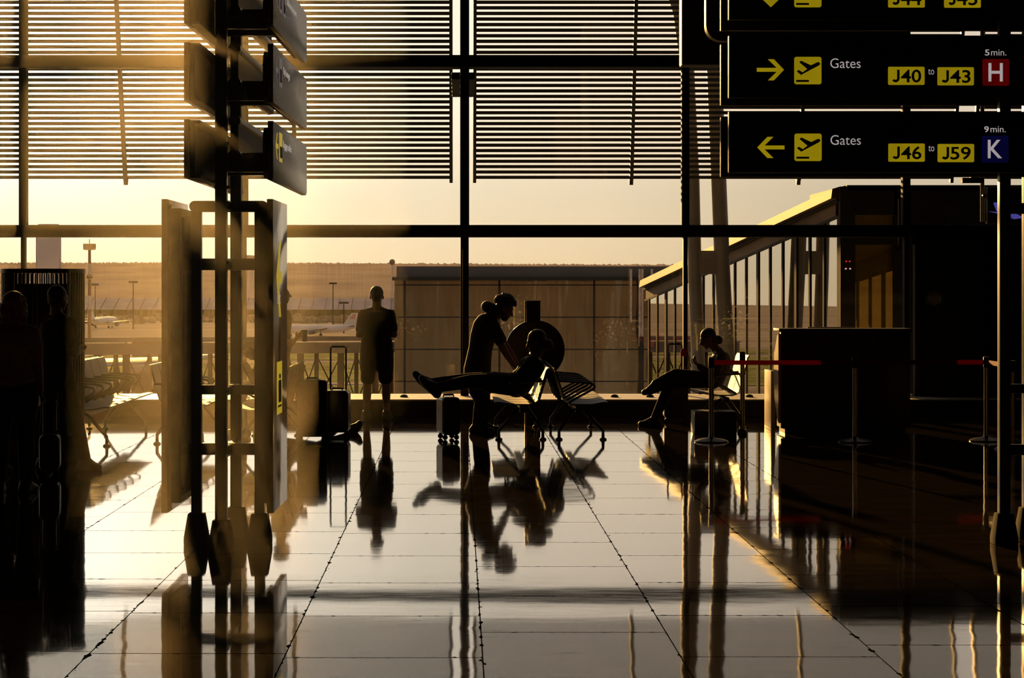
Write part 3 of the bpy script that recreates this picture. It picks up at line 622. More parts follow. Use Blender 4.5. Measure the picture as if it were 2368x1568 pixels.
# ================================================================ sign posts
EX, EY, EZ = V((1, 0, 0)), V((0, 1, 0)), V((0, 0, 1))
def arrow_poly(cx, cy, w, h, dirn, t):            # broad arrow with a bar and two slanted strokes
    pts = [(0, h / 2 - t * .0), (-.0, h / 2)]
    a = [(w / 2, 0), (-.03 * w + .0, h / 2), (-.38 * w + .16 * w, h / 2), (w / 2 - .27 * w, t / 2), (-w / 2, t / 2), (-w / 2, -t / 2), (w / 2 - .27 * w, -t / 2), (-.22 * w, -h / 2), (-.03 * w, -h / 2)]
    rot = {'right': lambda x, y: (x, y), 'left': lambda x, y: (-x, y), 'down': lambda x, y: (y, -x)}[dirn]
    return [(cx + rot(x, y)[0], cy + rot(x, y)[1]) for x, y in a]
def post_mesh(x, y, z1, w, parent, name='post', h=.205):
    MB().box(x - w / 2, x + w / 2, y - w / 2, y + w / 2, h * .8, z1).build(name, M['steel'], parent, bevel=.006)
    a, b = .075, .052
    MB().rings([[V((x + sx * q, y + sy * q, z)) for sx, sy in ((-1, -1), (1, -1), (1, 1), (-1, 1))] for q, z in ((a, 0), (a, .05), (b, h))]).build('foot', M['footblack'], parent, bevel=.006)
# the near post, its boards edge-on
tt = empty('sign_post', (-1.5, 13.6, 0), R(-1.2))
tag(tt, 'tall four-legged steel sign post with boards seen edge-on', 'sign')
for x_, y_, z_ in ((-.215, 0, 2.20), (.2, 0, 2.20), (.0, -.39, 4.3), (-.005, .39, 4.3)): post_mesh(x_, y_, z_, .074 if y_ else .066, tt)
MB().prism(rrect(-.26, 2.177, .255, 2.249, .036), (0, .036, 0), EX, EZ, 0, .072).build('cross_bar', M['steel'], tt)
for z_, hh, xa, xb in ((1.834, .077, -.335, .295), (1.013, .062, -.2, .19), (.625, .077, -.335, .295)):
    MB().box(xa, xb, -.028, .028, z_ - hh / 2, z_ + hh / 2).build('cross_bar', M['steel'], tt, bevel=.006)
    MB().box(-.022, .022, -.37, .37, z_ - hh / 2 + .003, z_ + hh / 2 - .003).build('cross_bar', M['steel'], tt, bevel=.006)
MB().box(-.022, .022, -.37, .37, 2.185, 2.245).build('cross_bar', M['steel'], tt, bevel=.006)
bolts = MB()
for z_ in (2.22, 1.84, 1.02, .63, 2.6, 2.32):
    for s_ in (-.041, .041): bolts.ell((s_, -.39, z_), (.008, .012, .012), None, 8, 6)
bolts.build('bolt', M['steel'], tt)
# tall side panels
for sg, xo in ((-1, -.375), (1, .335)):
    p = MB().box(min(xo, xo - sg * .04), max(xo, xo - sg * .04), -.44, .42, .25, 2.243).build('side_panel', M['signgloss'], tt, bevel=.004)
    q = MB(); xi = xo - sg * .04; a, b = sorted((xi, xi - sg * .06))
    q.box(a, b, -.30, .30, .30, .34).box(a, b, -.30, .30, 2.15, 2.19).box(a, b, -.30, -.26, .30, 2.19).box(a, b, .26, .30, .30, 2.19)
    q.build('back_channel', M['signback'] if sg < 0 else M['steel'], p, smooth=False)
    if sg > 0:
        o = V((xo, -.44, 0)); n0 = .0005
        def yy(u): return F * (-1.165) / (u - U0) - 13.6 + .44
        MB().prism([(.36, 1.98), (.19, 1.75), (.36, 1.49), (.46, 1.49), (.315, 1.71), (.52, 1.71), (.52, 1.79), (.315, 1.79), (.46, 1.98)], o, EY, EZ, n0, n0 + .002).build('arrow', M['dimyellow'], p)
        text('lettering', 'Exit', (.25, 1.575, .42, 1.66), o, EY, EZ, n0, M['dimwhite'], p, .0)
        MB().prism([(.22, .86), (.52, .86), (.52, 1.20), (.22, 1.20)], o, EY, EZ, n0, n0 + .002).build('pictogram', M['dimyellow'], p)
        MB().prism(rrect(.30, .935, .46, 1.08, .02), o, EY, EZ, n0 + .002, n0 + .004).prism(rrect(.34, 1.09, .42, 1.12, .01), o, EY, EZ, n0 + .002, n0 + .004).prism([(.27, .905), (.48, .905), (.48, .918), (.27, .918)], o, EY, EZ, n0 + .002, n0 + .004).build('pictogram', M['signtext'], p)
# three pairs of upper boards
for k, (s_, kind) in enumerate((("Children's playroom", 'lilac'), ('Vip Lounge', 'lilac'), ('Baggage collect', 'dimyellow'))):
    z1 = 3.606 - .463 * k; z0 = z1 - .352
    b = MB().prism([(-1.15, z0), (.93, z0), (1.0, z0 + .02), (1.0, z1 - .03), (.93, z1), (-1.15, z1)], (.381, 0, 0), EY, EZ, 0, .033).build('sign_board', M['signgrey'], tt, bevel=.003)
    MB().prism([(-1.05, z0 + .06), (-.98, z0 + .02), (.8, z0 + .02), (.8, z1 - .03), (-.98, z1 - .03), (-1.05, z1 - .07)], (.34, 0, 0), EY, EZ, 0, .041).build('back_channel', M['steel'], b)
    o = V((.414, -1.15, z0)); n0 = .0005; pm_ = M[kind]
    MB().prism(arrow_poly(.20, .215, .14, .16, 'left', .03), o, EY, EZ, n0, n0 + .002).build('arrow', pm_, b)
    xs = .33
    for j in range(2 if k == 0 else 1):
        MB().prism(rrect(xs, .13, xs + .17, .31, .012), o, EY, EZ, n0, n0 + .002).build('pictogram', pm_, b)
        pp = MB()
        if k == 0 and j == 0: pp.ell(o + EY * (xs + .085) + EZ * .275 + EX * .002, (.004, .016, .016)).prism([(xs + .06, .15), (xs + .075, .15), (xs + .085, .19), (xs + .095, .15), (xs + .11, .15), (xs + .105, .255), (xs + .065, .255)], o, EY, EZ, n0 + .002, n0 + .004)
        elif k == 0: pp.ell(o + EY * (xs + .06) + EZ * .26 + EX * .002, (.004, .014, .014)).ell(o + EY * (xs + .11) + EZ * .18 + EX * .002, (.004, .03, .03)).prism([(xs + .04, .15), (xs + .075, .15), (xs + .07, .24), (xs + .045, .24)], o, EY, EZ, n0 + .002, n0 + .004)
        elif k == 1: pp.prism([(xs + .03, .16), (xs + .14, .16), (xs + .14, .175), (xs + .03, .175)], o, EY, EZ, n0 + .002, n0 + .004).prism([(xs + .05, .175), (xs + .12, .175), (xs + .13, .24), (xs + .04, .24)], o, EY, EZ, n0 + .002, n0 + .004)
        else: pp.prism(rrect(xs + .035, .155, xs + .155, .225, .01), o, EY, EZ, n0 + .002, n0 + .004)
        pp.build('pictogram', M['signtext'], b); xs += .21
    L = (.62, .40, .52)[k]
    text('lettering', s_, (xs + .02, .215, xs + .02 + L, .275), o, EY, EZ, n0, M['dimwhite'], b, .0)
    if k == 0: text('lettering', 'Sala infantil', (xs + .02, .145, xs + .4, .19), o, EY, EZ, n0, M['lilac'], b)
    b2 = MB().box(-.123, -.09, -1.15, 1.0, z0 + .01, z1 + .01).build('sign_board', M['signgrey'], tt, bevel=.003)
    q = MB().box(-.09, -.03, -1.12, .97, z0 + .012, z0 + .03).box(-.09, -.03, -1.12, .97, z1 - .01, z1 + .008).box(-.09, -.06, -1.12, -1.08, z0 + .03, z1 - .01).box(-.09, -.06, .93, .97, z0 + .03, z1 - .01)
    q.build('back_channel', M['signback'], b2, smooth=False)
    MB().box(-.0895, -.085, -1.05, .95, z0 + .03, z1 - .01).build('back_sheet', M['signback'], b2, smooth=False)
    MB().box(-.07, .34, -.2, -.13, z0 + .10, z0 + .225).build('bracket', M['steel'], tt, bevel=.005)
    MB().box(-.07, .34, .16, .23, z0 + .10, z0 + .225).build('bracket', M['steel'], tt, bevel=.005)
    for zz in (z0 + .20 - .02 + .24, z0 + .20):
        MB().tube([(.075, -.33, zz), (.075, 1.64, zz), (.075, 1.66, zz)], [.04, .04, .02], 16).build('arm', M['steel'], tt)
    MB().box(.05, .10, -.33, 1.6, z0 + .21, z0 + .41).build('arm_web', M['black'], tt, smooth=False)
# the gate sign post, boards facing the hall
GY0 = 13.3
gs = empty('sign_post', (3.65, 13.6, 0)); tag(gs, 'tall sign post carrying black gate boards with yellow pictograms facing the hall', 'sign')
ox, oy = 3.65, 13.6
for x_, y_ in ((X(2322, 13.6) - ox, 0), (X(2378, 13.95) - ox, .35), (1.0, 0), (.8, .35)): post_mesh(x_, y_, 4.3, .072, gs)
for z_, hh in ((1.02, .06), (2.2, .07), (.62, .07)): MB().box(X(2322, 13.6) - ox, 1.0, -.028, .028, z_ - hh / 2, z_ + hh / 2).build('cross_bar', M['steel'], gs, bevel=.006)
ZB = [(Z(45, GY0), Z(-95, GY0)), (Z(226, GY0), Z(82, GY0)), (Z(399, GY0), Z(258, GY0))]
x0, x1 = X(1685.5, GY0) - ox, X(2560, GY0) - ox
def gp(u, v): return ((u - 1685.5) * GY0 / F, -(v - 0) * GY0 / F)
gO = V((x0, GY0 - oy, H + V0 * GY0 / F))             # v = 0 line of the photograph on the board plane
def gr(u0, v0, u1, v1, r=6): a, b = gp(u0, v1), gp(u1, v0); return rrect(a[0], a[1], b[0], b[1], r * GY0 / F, 4)
def gbox(u0, v0, u1, v1): a, b = gp(u0, v1), gp(u1, v0); return (a[0], a[1], b[0], b[1])
def plane_icon(b, du, dv):
    MB().prism(gr(1836.5 + du, 131.5 + dv, 1899.5 + du, 195 + dv, 5), gO, EX, EZ, .0005, .0025).build('pictogram', M['yellow'], b)
    pl = [(1842, 165), (1847, 162), (1856, 167.5), (1866.5, 159.5), (1848, 144), (1852.5, 140.5), (1875, 151), (1890, 144), (1893.5, 143.7), (1896, 146), (1896, 149), (1893.5, 151.5), (1852, 173.5)]
    pl = [gp(u + du, v + dv) for u, v in pl]
    MB().prism(pl[::-1], gO, EX, EZ, .0027, .004).prism([gp(u + du, v + dv) for u, v in ((1841, 189.6), (1870.5, 189.6), (1870.5, 185), (1841, 185))], gO, EX, EZ, .0027, .004).build('pictogram', M['signtext'], b)
def jpoly(x0, y0, x1, y1):                       # letter J drawn as one broad stroke
    w, h = x1 - x0, y1 - y0; t = w * .33; cx, r = x0 + w * .48, w * .52 - t / 2
    c = [(x1 - t / 2, y1), (x1 - t / 2, y0 + r + t / 2)] + [(cx + (r) * math.cos(R(-a)), y0 + t / 2 + r + r * math.sin(R(-a))) for a in range(15, 151, 15)]
    L_, R_ = [], []
    for k in range(len(c)):
        a, b = c[max(k - 1, 0)], c[min(k + 1, len(c) - 1)]; dx, dy = b[0] - a[0], b[1] - a[1]; q = math.hypot(dx, dy)
        L_.append((c[k][0] - dy / q * t / 2, c[k][1] + dx / q * t / 2)); R_.append((c[k][0] + dy / q * t / 2, c[k][1] - dx / q * t / 2))
    return L_ + R_[::-1]
def plate(b, u0, v0, u1, v1, s):
    MB().prism(gr(u0, v0, u1, v1, 3), gO, EX, EZ, .0005, .0025).build('number_plate', M['yellow'], b)
    x = gbox(u0 + 9, v0 + 7, u0 + 26.5, v1 - 6)
    MB().prism(jpoly(*x), gO, EX, EZ, .0028, .0045).build('lettering', M['signtext'], b, smooth=False)
    text('lettering', s[1:], gbox(u0 + 29.5, v0 + 6.5, u1 - 8, v1 - 5.5), gO, EX, EZ, .0028, M['signtext'], b, .015)
for k, (zb, zt_) in enumerate(ZB):
    b = MB().box(x0, x1, GY0 - oy, GY0 - oy + .05, zb, zt_).build('sign_board', M['signblack'], gs, bevel=.003)
    xb = X(1667, 13.9) - ox
    b2 = MB().box(xb, x1, 13.9 - oy, 13.95 - oy, zb + .005, zt_ + .015).build('sign_board', M['signblack'], gs, bevel=.003)
    MB().box(-.1, 1.0, GY0 - oy + .05, 13.9 - oy, zb + .14, zb + .20).build('bracket', M['steel'], gs)
    if k == 0:
        MB().prism([gp(u, v) for u, v in ((1782.5, 17), (1749, -15), (1749, -28), (1778, 0), (1778, -45), (1787, -45), (1787, 0), (1816, -28), (1816, -15))], gO, EX, EZ, .0005, .0025).build('arrow', M['yellow'], b)
        plane_icon(b, 0, -178); plate(b, 2053.5, -24, 2138.5, 17.5, 'J44'); plate(b, 2183, -24, 2268, 18, 'J45')
    else:
        dv = 0 if k == 1 else 177.5; du = 0 if k == 1 else .5
        ar = [(1750, 157), (1796, 157), (1775.5, 137), (1789.5, 137), (1813, 161.5), (1789.5, 186), (1775.5, 186), (1796, 166), (1750, 166)]
        if k == 2: ar = [(2 * 1782 - u, v + 2.5 - 2.5) for u, v in ar]
        MB().prism([gp(u, v + dv + (2 if k == 2 else 0)) for u, v in ar], gO, EX, EZ, .0005, .0025).build('arrow', M['yellow'], b)
        plane_icon(b, du, dv)
        text('lettering', 'Gates', gbox(1920 + du, 135 + dv, 1990 + du, 157.5 + dv), gO, EX, EZ, .0005, M['white'], b, -.006)
        plate(b, 2053.5 + du, 154.5 + dv, 2138 + du, 196.5 + dv, ('J40', 'J46')[k - 1])
        text('lettering', 'to', gbox(2146.5 + du, 159.5 + dv, 2160 + du, 172.5 + dv), gO, EX, EZ, .0005, M['white'], b, -.006)
        plate(b, 2167.5 + du, 155.5 + dv, 2252 + du, 197.5 + dv, ('J43', 'J59')[k - 1])
        MB().prism(gr(2271.5 - 1.5 * k + 1.5, 136.5 + dv, 2333.5 - 1.5 * k + 1.5, 198.5 + dv, 4), gO, EX, EZ, .0005, .0025).build('terminal_square', M[('redbox', 'bluebox')[k - 1]], b)
        e = 1.5 * (k - 1)
        text('lettering', ('H', 'K')[k - 1], gbox(2285.5 - e, 146 + dv, 2318.5 - e, 188.5 + dv), gO, EX, EZ, .0028, M['white'], b, .012)
        text('lettering', ('5', '9')[k - 1], gbox(2277.5 - e, 114.5 + dv, 2288 - e, 128.5 + dv), gO, EX, EZ, .0005, M['white'], b, .01)
        text('lettering', 'min.', gbox(2292 - e, 114.5 + dv, 2327 - e, 128.5 + dv), gO, EX, EZ, .0005, M['white'], b, -.004)
# boards and screens hanging behind the gate signs
tag(MB().prism(rrect(X(1632, 16), Z(95, 16), X(2040, 16), 5.2, .12), (0, 16.1, 0), EX, EZ, 0, .12).build('hanging_board', M['darkred']), 'dark red round-cornered board hanging behind the gate signs', 'board')
tag(MB().box(X(1577, 20), X(2092, 20), 20, 20.25, Z(150, 20), 7.6).build('ceiling_board', M['black'], bevel=.02), 'large plain black board hanging from the ceiling behind the gate signs', 'board')
ds = empty('display_screen', (X(2283, 18), 18, 0)); tag(ds, 'dark hanging display screen showing a blue shape under the gate signs', 'screen')
dw = .62
MB().box(0, dw, 0, .06, Z(517, 18), Z(432, 18)).build('casing', M['screen_black'], ds, bevel=.006)
def dsx(u): return X(u, 18) - X(2283, 18)
dO = V((0, 0, 0))
sp = MB().prism([(dsx(2285), Z(489, 18)), (dsx(2312), Z(495, 18)), (dsx(2345), Z(507, 18)), (dsx(2368), Z(504, 18)), (dsx(2390), Z(497, 18)), (dsx(2362), Z(500, 18)), (dsx(2340), Z(490, 18)), (dsx(2300), Z(490, 18))], dO, EX, EZ, .0005, .002)
sp.prism([(dsx(2297), Z(469, 18)), (dsx(2304), Z(488, 18)), (dsx(2316), Z(488, 18)), (dsx(2318), Z(466, 18))][::-1], dO, EX, EZ, .0005, .002)
sp.build('screen_image', M['screen_blue'], ds)
MB().cyl((-.02, .09, Z(512, 18)), (-.02, .09, 5.3), .018, None, 12).cyl((-.012, .03, Z(452, 18)), (-.012, .09, Z(452, 18)), .02).build('hanger_tube', M['chrome'], ds)
MB().box(dsx(2225), -.03, -.01, .05, Z(423, 18), Z(411, 18)).build('junction_box', M['black'], ds)
# ================================================================ bench rows
def bench(label, xb, face, y0, n, pitch=.53, zb=.86, group=None):
    o = empty('bench_row', (xb, y0, 0)); tag(o, label, 'bench', group); f = face
    MB().box(min(f * .16, f * .24), max(f * .16, f * .24), 0, n * pitch, .31, .37).build('beam', M['darkmetal'], o, bevel=.005)
    for k in range(n):
        ya, yb = k * pitch + .02, (k + 1) * pitch - .02
        st = MB(); pr = [(.03, .47), (.06, .425), (.12, .405), (.34, .405), (.47, .43), (.52, .425)]
        st.rings([[V((f * x_, y_, z_)) for x_, z_ in pr] + [V((f * x_, y_, z_ - .016)) for x_, z_ in pr[::-1]] for y_ in (ya, (ya + yb) / 2, yb)])
        st.build('seat', M['seatmetal'], o)
        bk = MB(); pr = [(.045, .46), (.0, .60), (-.055, zb - .03), (-.075, zb)]
        bk.rings([[V((f * x_, y_, z_)) for x_, z_ in pr] + [V((f * (x_ - .018), y_, z_)) for x_, z_ in pr[::-1]] for y_ in (ya, (ya + yb) / 2, yb)])
        bk.build('backrest', M['seatmetal'], o)
        MB().bar((f * .02, yb + .02, .40), (f * -.085, yb + .02, zb - .06), .03, .02, (0, 1, 0)).build('back_stay', M['darkmetal'], o)
    for k in range(n + 1):
        y_ = k * pitch
        MB().tube([(f * -.03, y_, .66), (f * .10, y_, .655), (f * .30, y_, .64), (f * .355, y_, .625), (f * .37, y_, .595), (f * .34, y_, .565), (f * .2, y_, .49), (f * .08, y_, .42)], .013, 8).build('armrest', M['darkmetal'], o)
    for k in ((.30, n - .45) if n > 2 else (.3, n - .3)):
        y_ = k * pitch
        for xf in (-.02, .47):
            MB().tube([(f * .2, y_, .36), (f * .2 + (f * xf - f * .2) * .25, y_, .33), (f * xf, y_, .10), (f * xf, y_, .025)], .018, 8).lathe([(.04, 0), (.04, .012), (.02, .026)], (f * xf, y_, 0), 12).build('leg', M['darkmetal'], o)
    return o
GB = 'metal bench rows in the hall'
bench('long empty metal bench row facing the sign post from beside the booth', X(257, 25.1) - .02, 1, 25.15 - 6 * .53, 6, group=GB)
bench('metal bench row back to back behind the long empty row', X(257, 25.1) - .25, -1, 25.15 - 6 * .53, 6, group=GB)
bench('metal bench row half hidden behind the near legs of the sign post', -3.24, 1, 22.3, 4, group=GB)
bench('metal bench row under the hunched seated person behind the sign post', -1.86, -1, 21.85, 4, group=GB)
bench('empty metal bench row facing the desk beside the round sign', 1.14, 1, 22.95, 5, .5, .80, GB)
bench('metal bench row carrying the reclining traveller with raised feet', .92, -1, 22.95, 5, .5, .80, GB)
bench('metal bench row under the phone user by the desk', X(1712, 25.2), -1, 24.98, 2, .53, .88, GB)
# ================================================================ slatted booth
by = 20.5; bR = (193 - 5) / 2 * by / F
bo = empty('slatted_booth', (X(99, by), by + .02, 0)); tag(bo, 'round dark slatted booth with a flat cap near the queueing people', 'booth')
zt = Z(622, by)
MB().lathe([(bR, zt - .045), (bR + .012, zt - .04), (bR + .012, zt), (.02, zt + .004)], n=48).build('cap', M['steel'], bo)
MB().lathe([(.02, 0), (bR + .02, 0), (bR + .02, .22), (bR + .005, .24), (.02, .24)], n=48).build('plinth', M['black'], bo)
NB = 56
for k in range(NB):
    a = 2 * math.pi * (k + .5) / NB
    MB().bar((bR * .985 * math.cos(a), bR * .985 * math.sin(a), .23), (bR * .985 * math.cos(a), bR * .985 * math.sin(a), zt - .04), .013, .02, (math.cos(a), math.sin(a), 0)).build('slat', M['steel'], bo, smooth=False)
MB().box(X(41, by) - X(99, by), X(158, by) - X(99, by), -.06, .06, .24, Z(656, by)).build('inner_panel', M['black'], bo, smooth=False)
MB().box(-.36, .36, .05, .12, .24, .98).build('inner_bin', M['black'], bo, smooth=False)
# ================================================================ round sign on a pillar
ry = 25.75
rs_ = empty('round_sign', (X(1233.5, ry), ry, 0)); tag(rs_, 'round black sign on a square pillar behind the bench', 'sign')
MB().box(-.086, .086, -.02, .10, 0, Z(695, ry)).build('pillar', M['desk'], rs_, bevel=.004)
MB().box(-.107, -.086, .03, .10, 0, Z(695, ry)).build('pillar_lit_side', M['litpale'], rs_, smooth=False, label='strip painted pale for the lit side of the pillar')  # light on the pillar side put in as a pale strip
dz = Z(808, ry); rd = 68 * ry / F
def disc(r0, y0, y1, nm, mt, par):
    return MB().rings([[V((.018 + r * math.cos(2 * math.pi * i / 64), y, dz + r * math.sin(2 * math.pi * i / 64))) for i in range(64)] for r, y in ((r0 - .008, y0), (r0, y0 + .006), (r0, y1 - .006), (r0 - .008, y1))]).build(nm, mt, par)
disc(rd, -.14, -.03, 'disc', M['screen_black'], rs_)
# ================================================================ desk and queue barriers
dy = 24.1; dx0, dx1 = X(1806, dy), X(2105, dy); dzt = Z(760, dy)
dk = empty('gate_desk', (dx0, dy, 0)); tag(dk, 'dark gate desk with a lit end painted pale and notice panel behind the red belt', 'desk'); w_ = dx1 - dx0
MB().box(0, w_, 0, .08, 0.06, dzt - .03).build('front_panel', M['desk'], dk, bevel=.004)
MB().box(-.025, w_ + .02, -.02, .42, dzt - .03, dzt).build('top', M['desk'], dk, bevel=.004)
MB().box(.03, w_ - .03, .08, .50, 0.06, .80).build('body', M['desk'], dk, smooth=False)
MB().box(0.05, w_ - .05, .03, .45, 0, .06).build('plinth', M['black'], dk, smooth=False)
MB().rings([[V((x_, y_, z_)) for y_, z_ in ((.0, .12), (.0, dzt - .06), (.10, dzt - .08), (.30, dzt - .28), (.34, .95), (.36, .62), (.30, .40), (.08, .14))] for x_ in (-.03, .0)]).build('end_panel', M['litpale'], dk, smooth=False, label='curved end panel painted pale as if lit')  # light falling on the desk end is painted into its colour
MB().box(X(1860, dy) - dx0, X(2055, dy) - dx0, -.006, .0, Z(832, dy), Z(766, dy)).build('notice_panel', M['poster'], dk, smooth=False)
MB().box(w_ * .25, w_ * .62, .40, .43, dzt, dzt + .012).build('counter_lip', M['litpale'], dk, smooth=False)
tag(MB().box(X(1783, 25.2), X(1793, 25.2), 25.2, 25.75, 0, Z(858, 25.2)).build('screen_panel', M['litpale'], bevel=.004), 'narrow pale upright panel beside the end of the desk', 'panel')
SG = 'belt barrier posts around the desk'
def stanchion(label, u, vb, ht=.93, br=.185):
    Y = FY(vb); s_ = empty('barrier_post', (X(u, Y), Y, 0)); tag(s_, label, 'barrier post', SG)
    MB().lathe([(.02, 0), (br, 0), (br, .012), (br * .8, .03), (.05, .045), (.03, .06)], n=32).build('base', M['darkmetal'], s_)
    MB().cyl((0, 0, .04), (0, 0, ht - .11), .027, None, 20).build('pole', M['chrome'], s_)
    MB().lathe([(.03, ht - .12), (.034, ht - .11), (.034, ht - .01), (.028, ht), (.004, ht + .002)], n=20).build('head', M['black'], s_)
    return V((X(u, Y), Y, ht - .06))
s1 = stanchion('chrome belt barrier post in front of the phone user', 1645, 1022, .93)
s2 = stanchion('chrome belt barrier post in front of the desk', 1977, 1022)
s3 = stanchion('chrome belt barrier post between the desk and the gate sign post', 2281, 1020)
s4 = stanchion('chrome belt barrier post half hidden behind the gate sign post', 2342, 1040)
s5 = stanchion('slim post without belt right behind the phone user seat', 1717, 1003, .95, .06)
def belt(label, a, b):
    d = (b - a).normalized(); m = MB().bar(a + d * .034, b - d * .034, .004, .05, (0, 0, 1))
    tag(m.build('barrier_belt', M['belt'], smooth=False), label, 'barrier belt', 'red barrier belts')
belt('red belt from the phone user to the post before the desk', s1, s2)
belt('red belt from the desk post to the post by the gate sign', s2, s3)
belt('short red belt running behind the gate sign post', s3, s4)
# ================================================================ luggage
def suitcase(label, x, y, w, d, h, handle, rz=0.0, body='case', wheels=True, tagged=False):
    o = empty('suitcase', (x, y, 0), rz); tag(o, label, 'suitcase', 'trolley suitcases')
    MB().prism(rrect(-w / 2, .055, w / 2, h, .05), (0, d / 2, 0), EX, EZ, 0, d).build('shell', M[body], o, bevel=.015)
    g = MB()
    for k in range(4): g.box(-w / 2 + w * (k + .8) / 5 - .006, -w / 2 + w * (k + .8) / 5 + .006, -d / 2 - .006, -d / 2, .10, h - .06)
    g.build('rib', M[body], o, smooth=False)
    MB().tube([(-.06, 0, h - .01), (-.055, 0, h + .02), (.055, 0, h + .02), (.06, 0, h - .01)], .011, 8).build('carry_handle', M['rubber'], o)
    if handle:
        hx = min(w, .26) * .34
        MB().tube([(-hx, d * .35, h - .05), (-hx, d * .35, handle - .02), (-hx + .02, d * .35, handle), (hx - .02, d * .35, handle), (hx, d * .35, handle - .02), (hx, d * .35, h - .05)], .011, 8).build('telescopic_handle', M['darkmetal'], o)
    for sx in (-1, 1):
        for sy in (-1, 1):
            MB().cyl((sx * (w / 2 - .035), sy * (d / 2 - .05) - .012, .028), (sx * (w / 2 - .035), sy * (d / 2 - .05) + .012, .028), .028, None, 14).box(sx * (w / 2 - .035) - .012, sx * (w / 2 - .035) + .012, sy * (d / 2 - .05) - .02, sy * (d / 2 - .05) + .02, .045, .075).build('wheel', M['rubber'], o)
    return o
Yc = 23.2
c1 = suitcase('upright cabin case propping up the reclining traveller feet', X(1037, Yc), Yc, .20, .34, Z(917, Yc), 0, R(13))
MB().box(-.1045, -.0995, -.15, .15, .09, .44).build('lit_side', M['caselit'], c1, smooth=False, label='sheet painted pale for the lit side')  # light on this side of the case added as a paler sheet
Yc = 22.9
suitcase('big soft trolley case nearest the sign post with a sloping top', X(722, Yc), Yc, .33, .30, Z(878, Yc), 0, R(4), 'bag')
Yc = 23.6
suitcase('trolley case with raised handle beside the big soft case', X(780, Yc), Yc, .28, .28, Z(902, Yc), 1.02, R(-3), 'case')
Yc = 18.6
suitcase('cabin case with raised handle between the queueing people', X(116, Yc), Yc, .18, .26, Z(1003, Yc), .665, R(8), 'case')
Yc = 26.2
st = suitcase('trolley case behind the phone user with a red tag on its raised handle', X(1562, Yc), Yc, .30, .22, .62, Z(796, Yc), 0, 'bag')
MB().prism([(-.035, -.06), (.035, -.07), (.05, .02), (-.02, .035)], (.10, .05, Z(812, Yc)), EX, EZ, 0, .004).build('luggage_tag', M['tag'], st, label='red luggage tag')
tag(MB().box(X(1602, 24.2), X(1698, 24.2), 24.0, 24.4, 0, Z(952, 24.0)).build('storage_box', M['desk'], bevel=.006), 'plain dark box on the floor before the phone user seat', 'box')
# ================================================================ people
def rowdir(a, b): d = V(b) - V(a); return d.normalized() if d.length > 1e-6 else V((1, 0, 0))
def basis(face, up):
    f = V(face).normalized(); u = V(up); u = (u - f * u.dot(f)).normalized(); r = f.cross(u); return f, u, r
def torso(m, J, grow=0.0, t0=-.10, t1=1.0, wide=1.0, n=20):
    pel, ch, nk = J['pelvis'], J['chest'], J['neck']; lat = rowdir(J['hipA'], J['hipB']); lat2 = rowdir(J['shA'], J['shB'])
    prof = [(-.12, .12, .085), (-.06, .158, .108), (.04, .168, .115), (.18, .155, .105), (.34, .142, .098), (.52, .155, .108), (.70, .172, .116), (.84, .170, .104), (.93, .125, .080), (1.0, .062, .058)]
    def mid(t):
        if t < 0: return pel + (pel - ch).normalized() * (-t) * (ch - pel).length * 1.6
        a = pel.lerp(ch, min(t / .6, 1)) if t < .6 else ch.lerp(nk, (t - .6) / .4)
        q = (1 - t) ** 2 * pel + 2 * t * (1 - t) * (ch * 2 - (pel + nk) / 2) + t * t * nk
        return a.lerp(q, .5)
    rs = []
    for t, w, d in prof:
        if t < t0 - 1e-6 or t > t1 + 1e-6: continue
        c = mid(t); ax = (mid(min(t + .05, 1.02)) - mid(t - .05)).normalized(); l = lat.lerp(lat2, max(0, min(1, t))); l = (l - ax * l.dot(ax)).normalized(); f = ax.cross(l)
        rs.append([c + l * (w * wide + grow) * math.cos(2 * math.pi * i / n) + f * (d * wide + grow) * math.sin(2 * math.pi * i / n) for i in range(n)])
    m.rings(rs)
def hand(m, w, d, nrm, curl, sg, s=1.0, spread=.012):
    d = d.normalized(); nrm = (nrm - d * nrm.dot(d)).normalized(); lat = d.cross(nrm) * sg
    k0 = w + d * .02 * s
    for i, (o, L) in enumerate(((-.030, .072), (-.010, .080), (.010, .074), (.028, .058))):
        kn = w + d * (.088 - abs(i - 1.2) * .005) * s + lat * o * s
        m.cap(k0 + lat * o * .6 * s, .013 * s, kn, .0115 * s, 8)
        dd, p = d.copy(), kn
        for j, fr in enumerate((.45, .32, .23)):
            rot = Matrix.Rotation(-curl * (.8, 1.0, .7)[j] * sg, 3, lat * 1.0); dd = (rot @ dd); q = p + (dd + lat * (i - 1.5) * spread * 2).normalized() * L * fr * s
            m.cap(p, (.0105 - .001 * j) * s, q, (.0098 - .001 * j) * s, 8); p = q
    t0 = w + d * .028 * s - lat * .026 * s; t1 = t0 + (d * .5 - lat * .7 + nrm * .35).normalized() * .042 * s; t2 = t1 + (d * .9 - lat * .1 + nrm * .4).normalized() * .032 * s
    m.cap(w + d * .01 * s, .016 * s, t0, .0145 * s, 8).cap(t0, .0145 * s, t1, .012 * s, 8).cap(t1, .012 * s, t2, .0095 * s, 8)
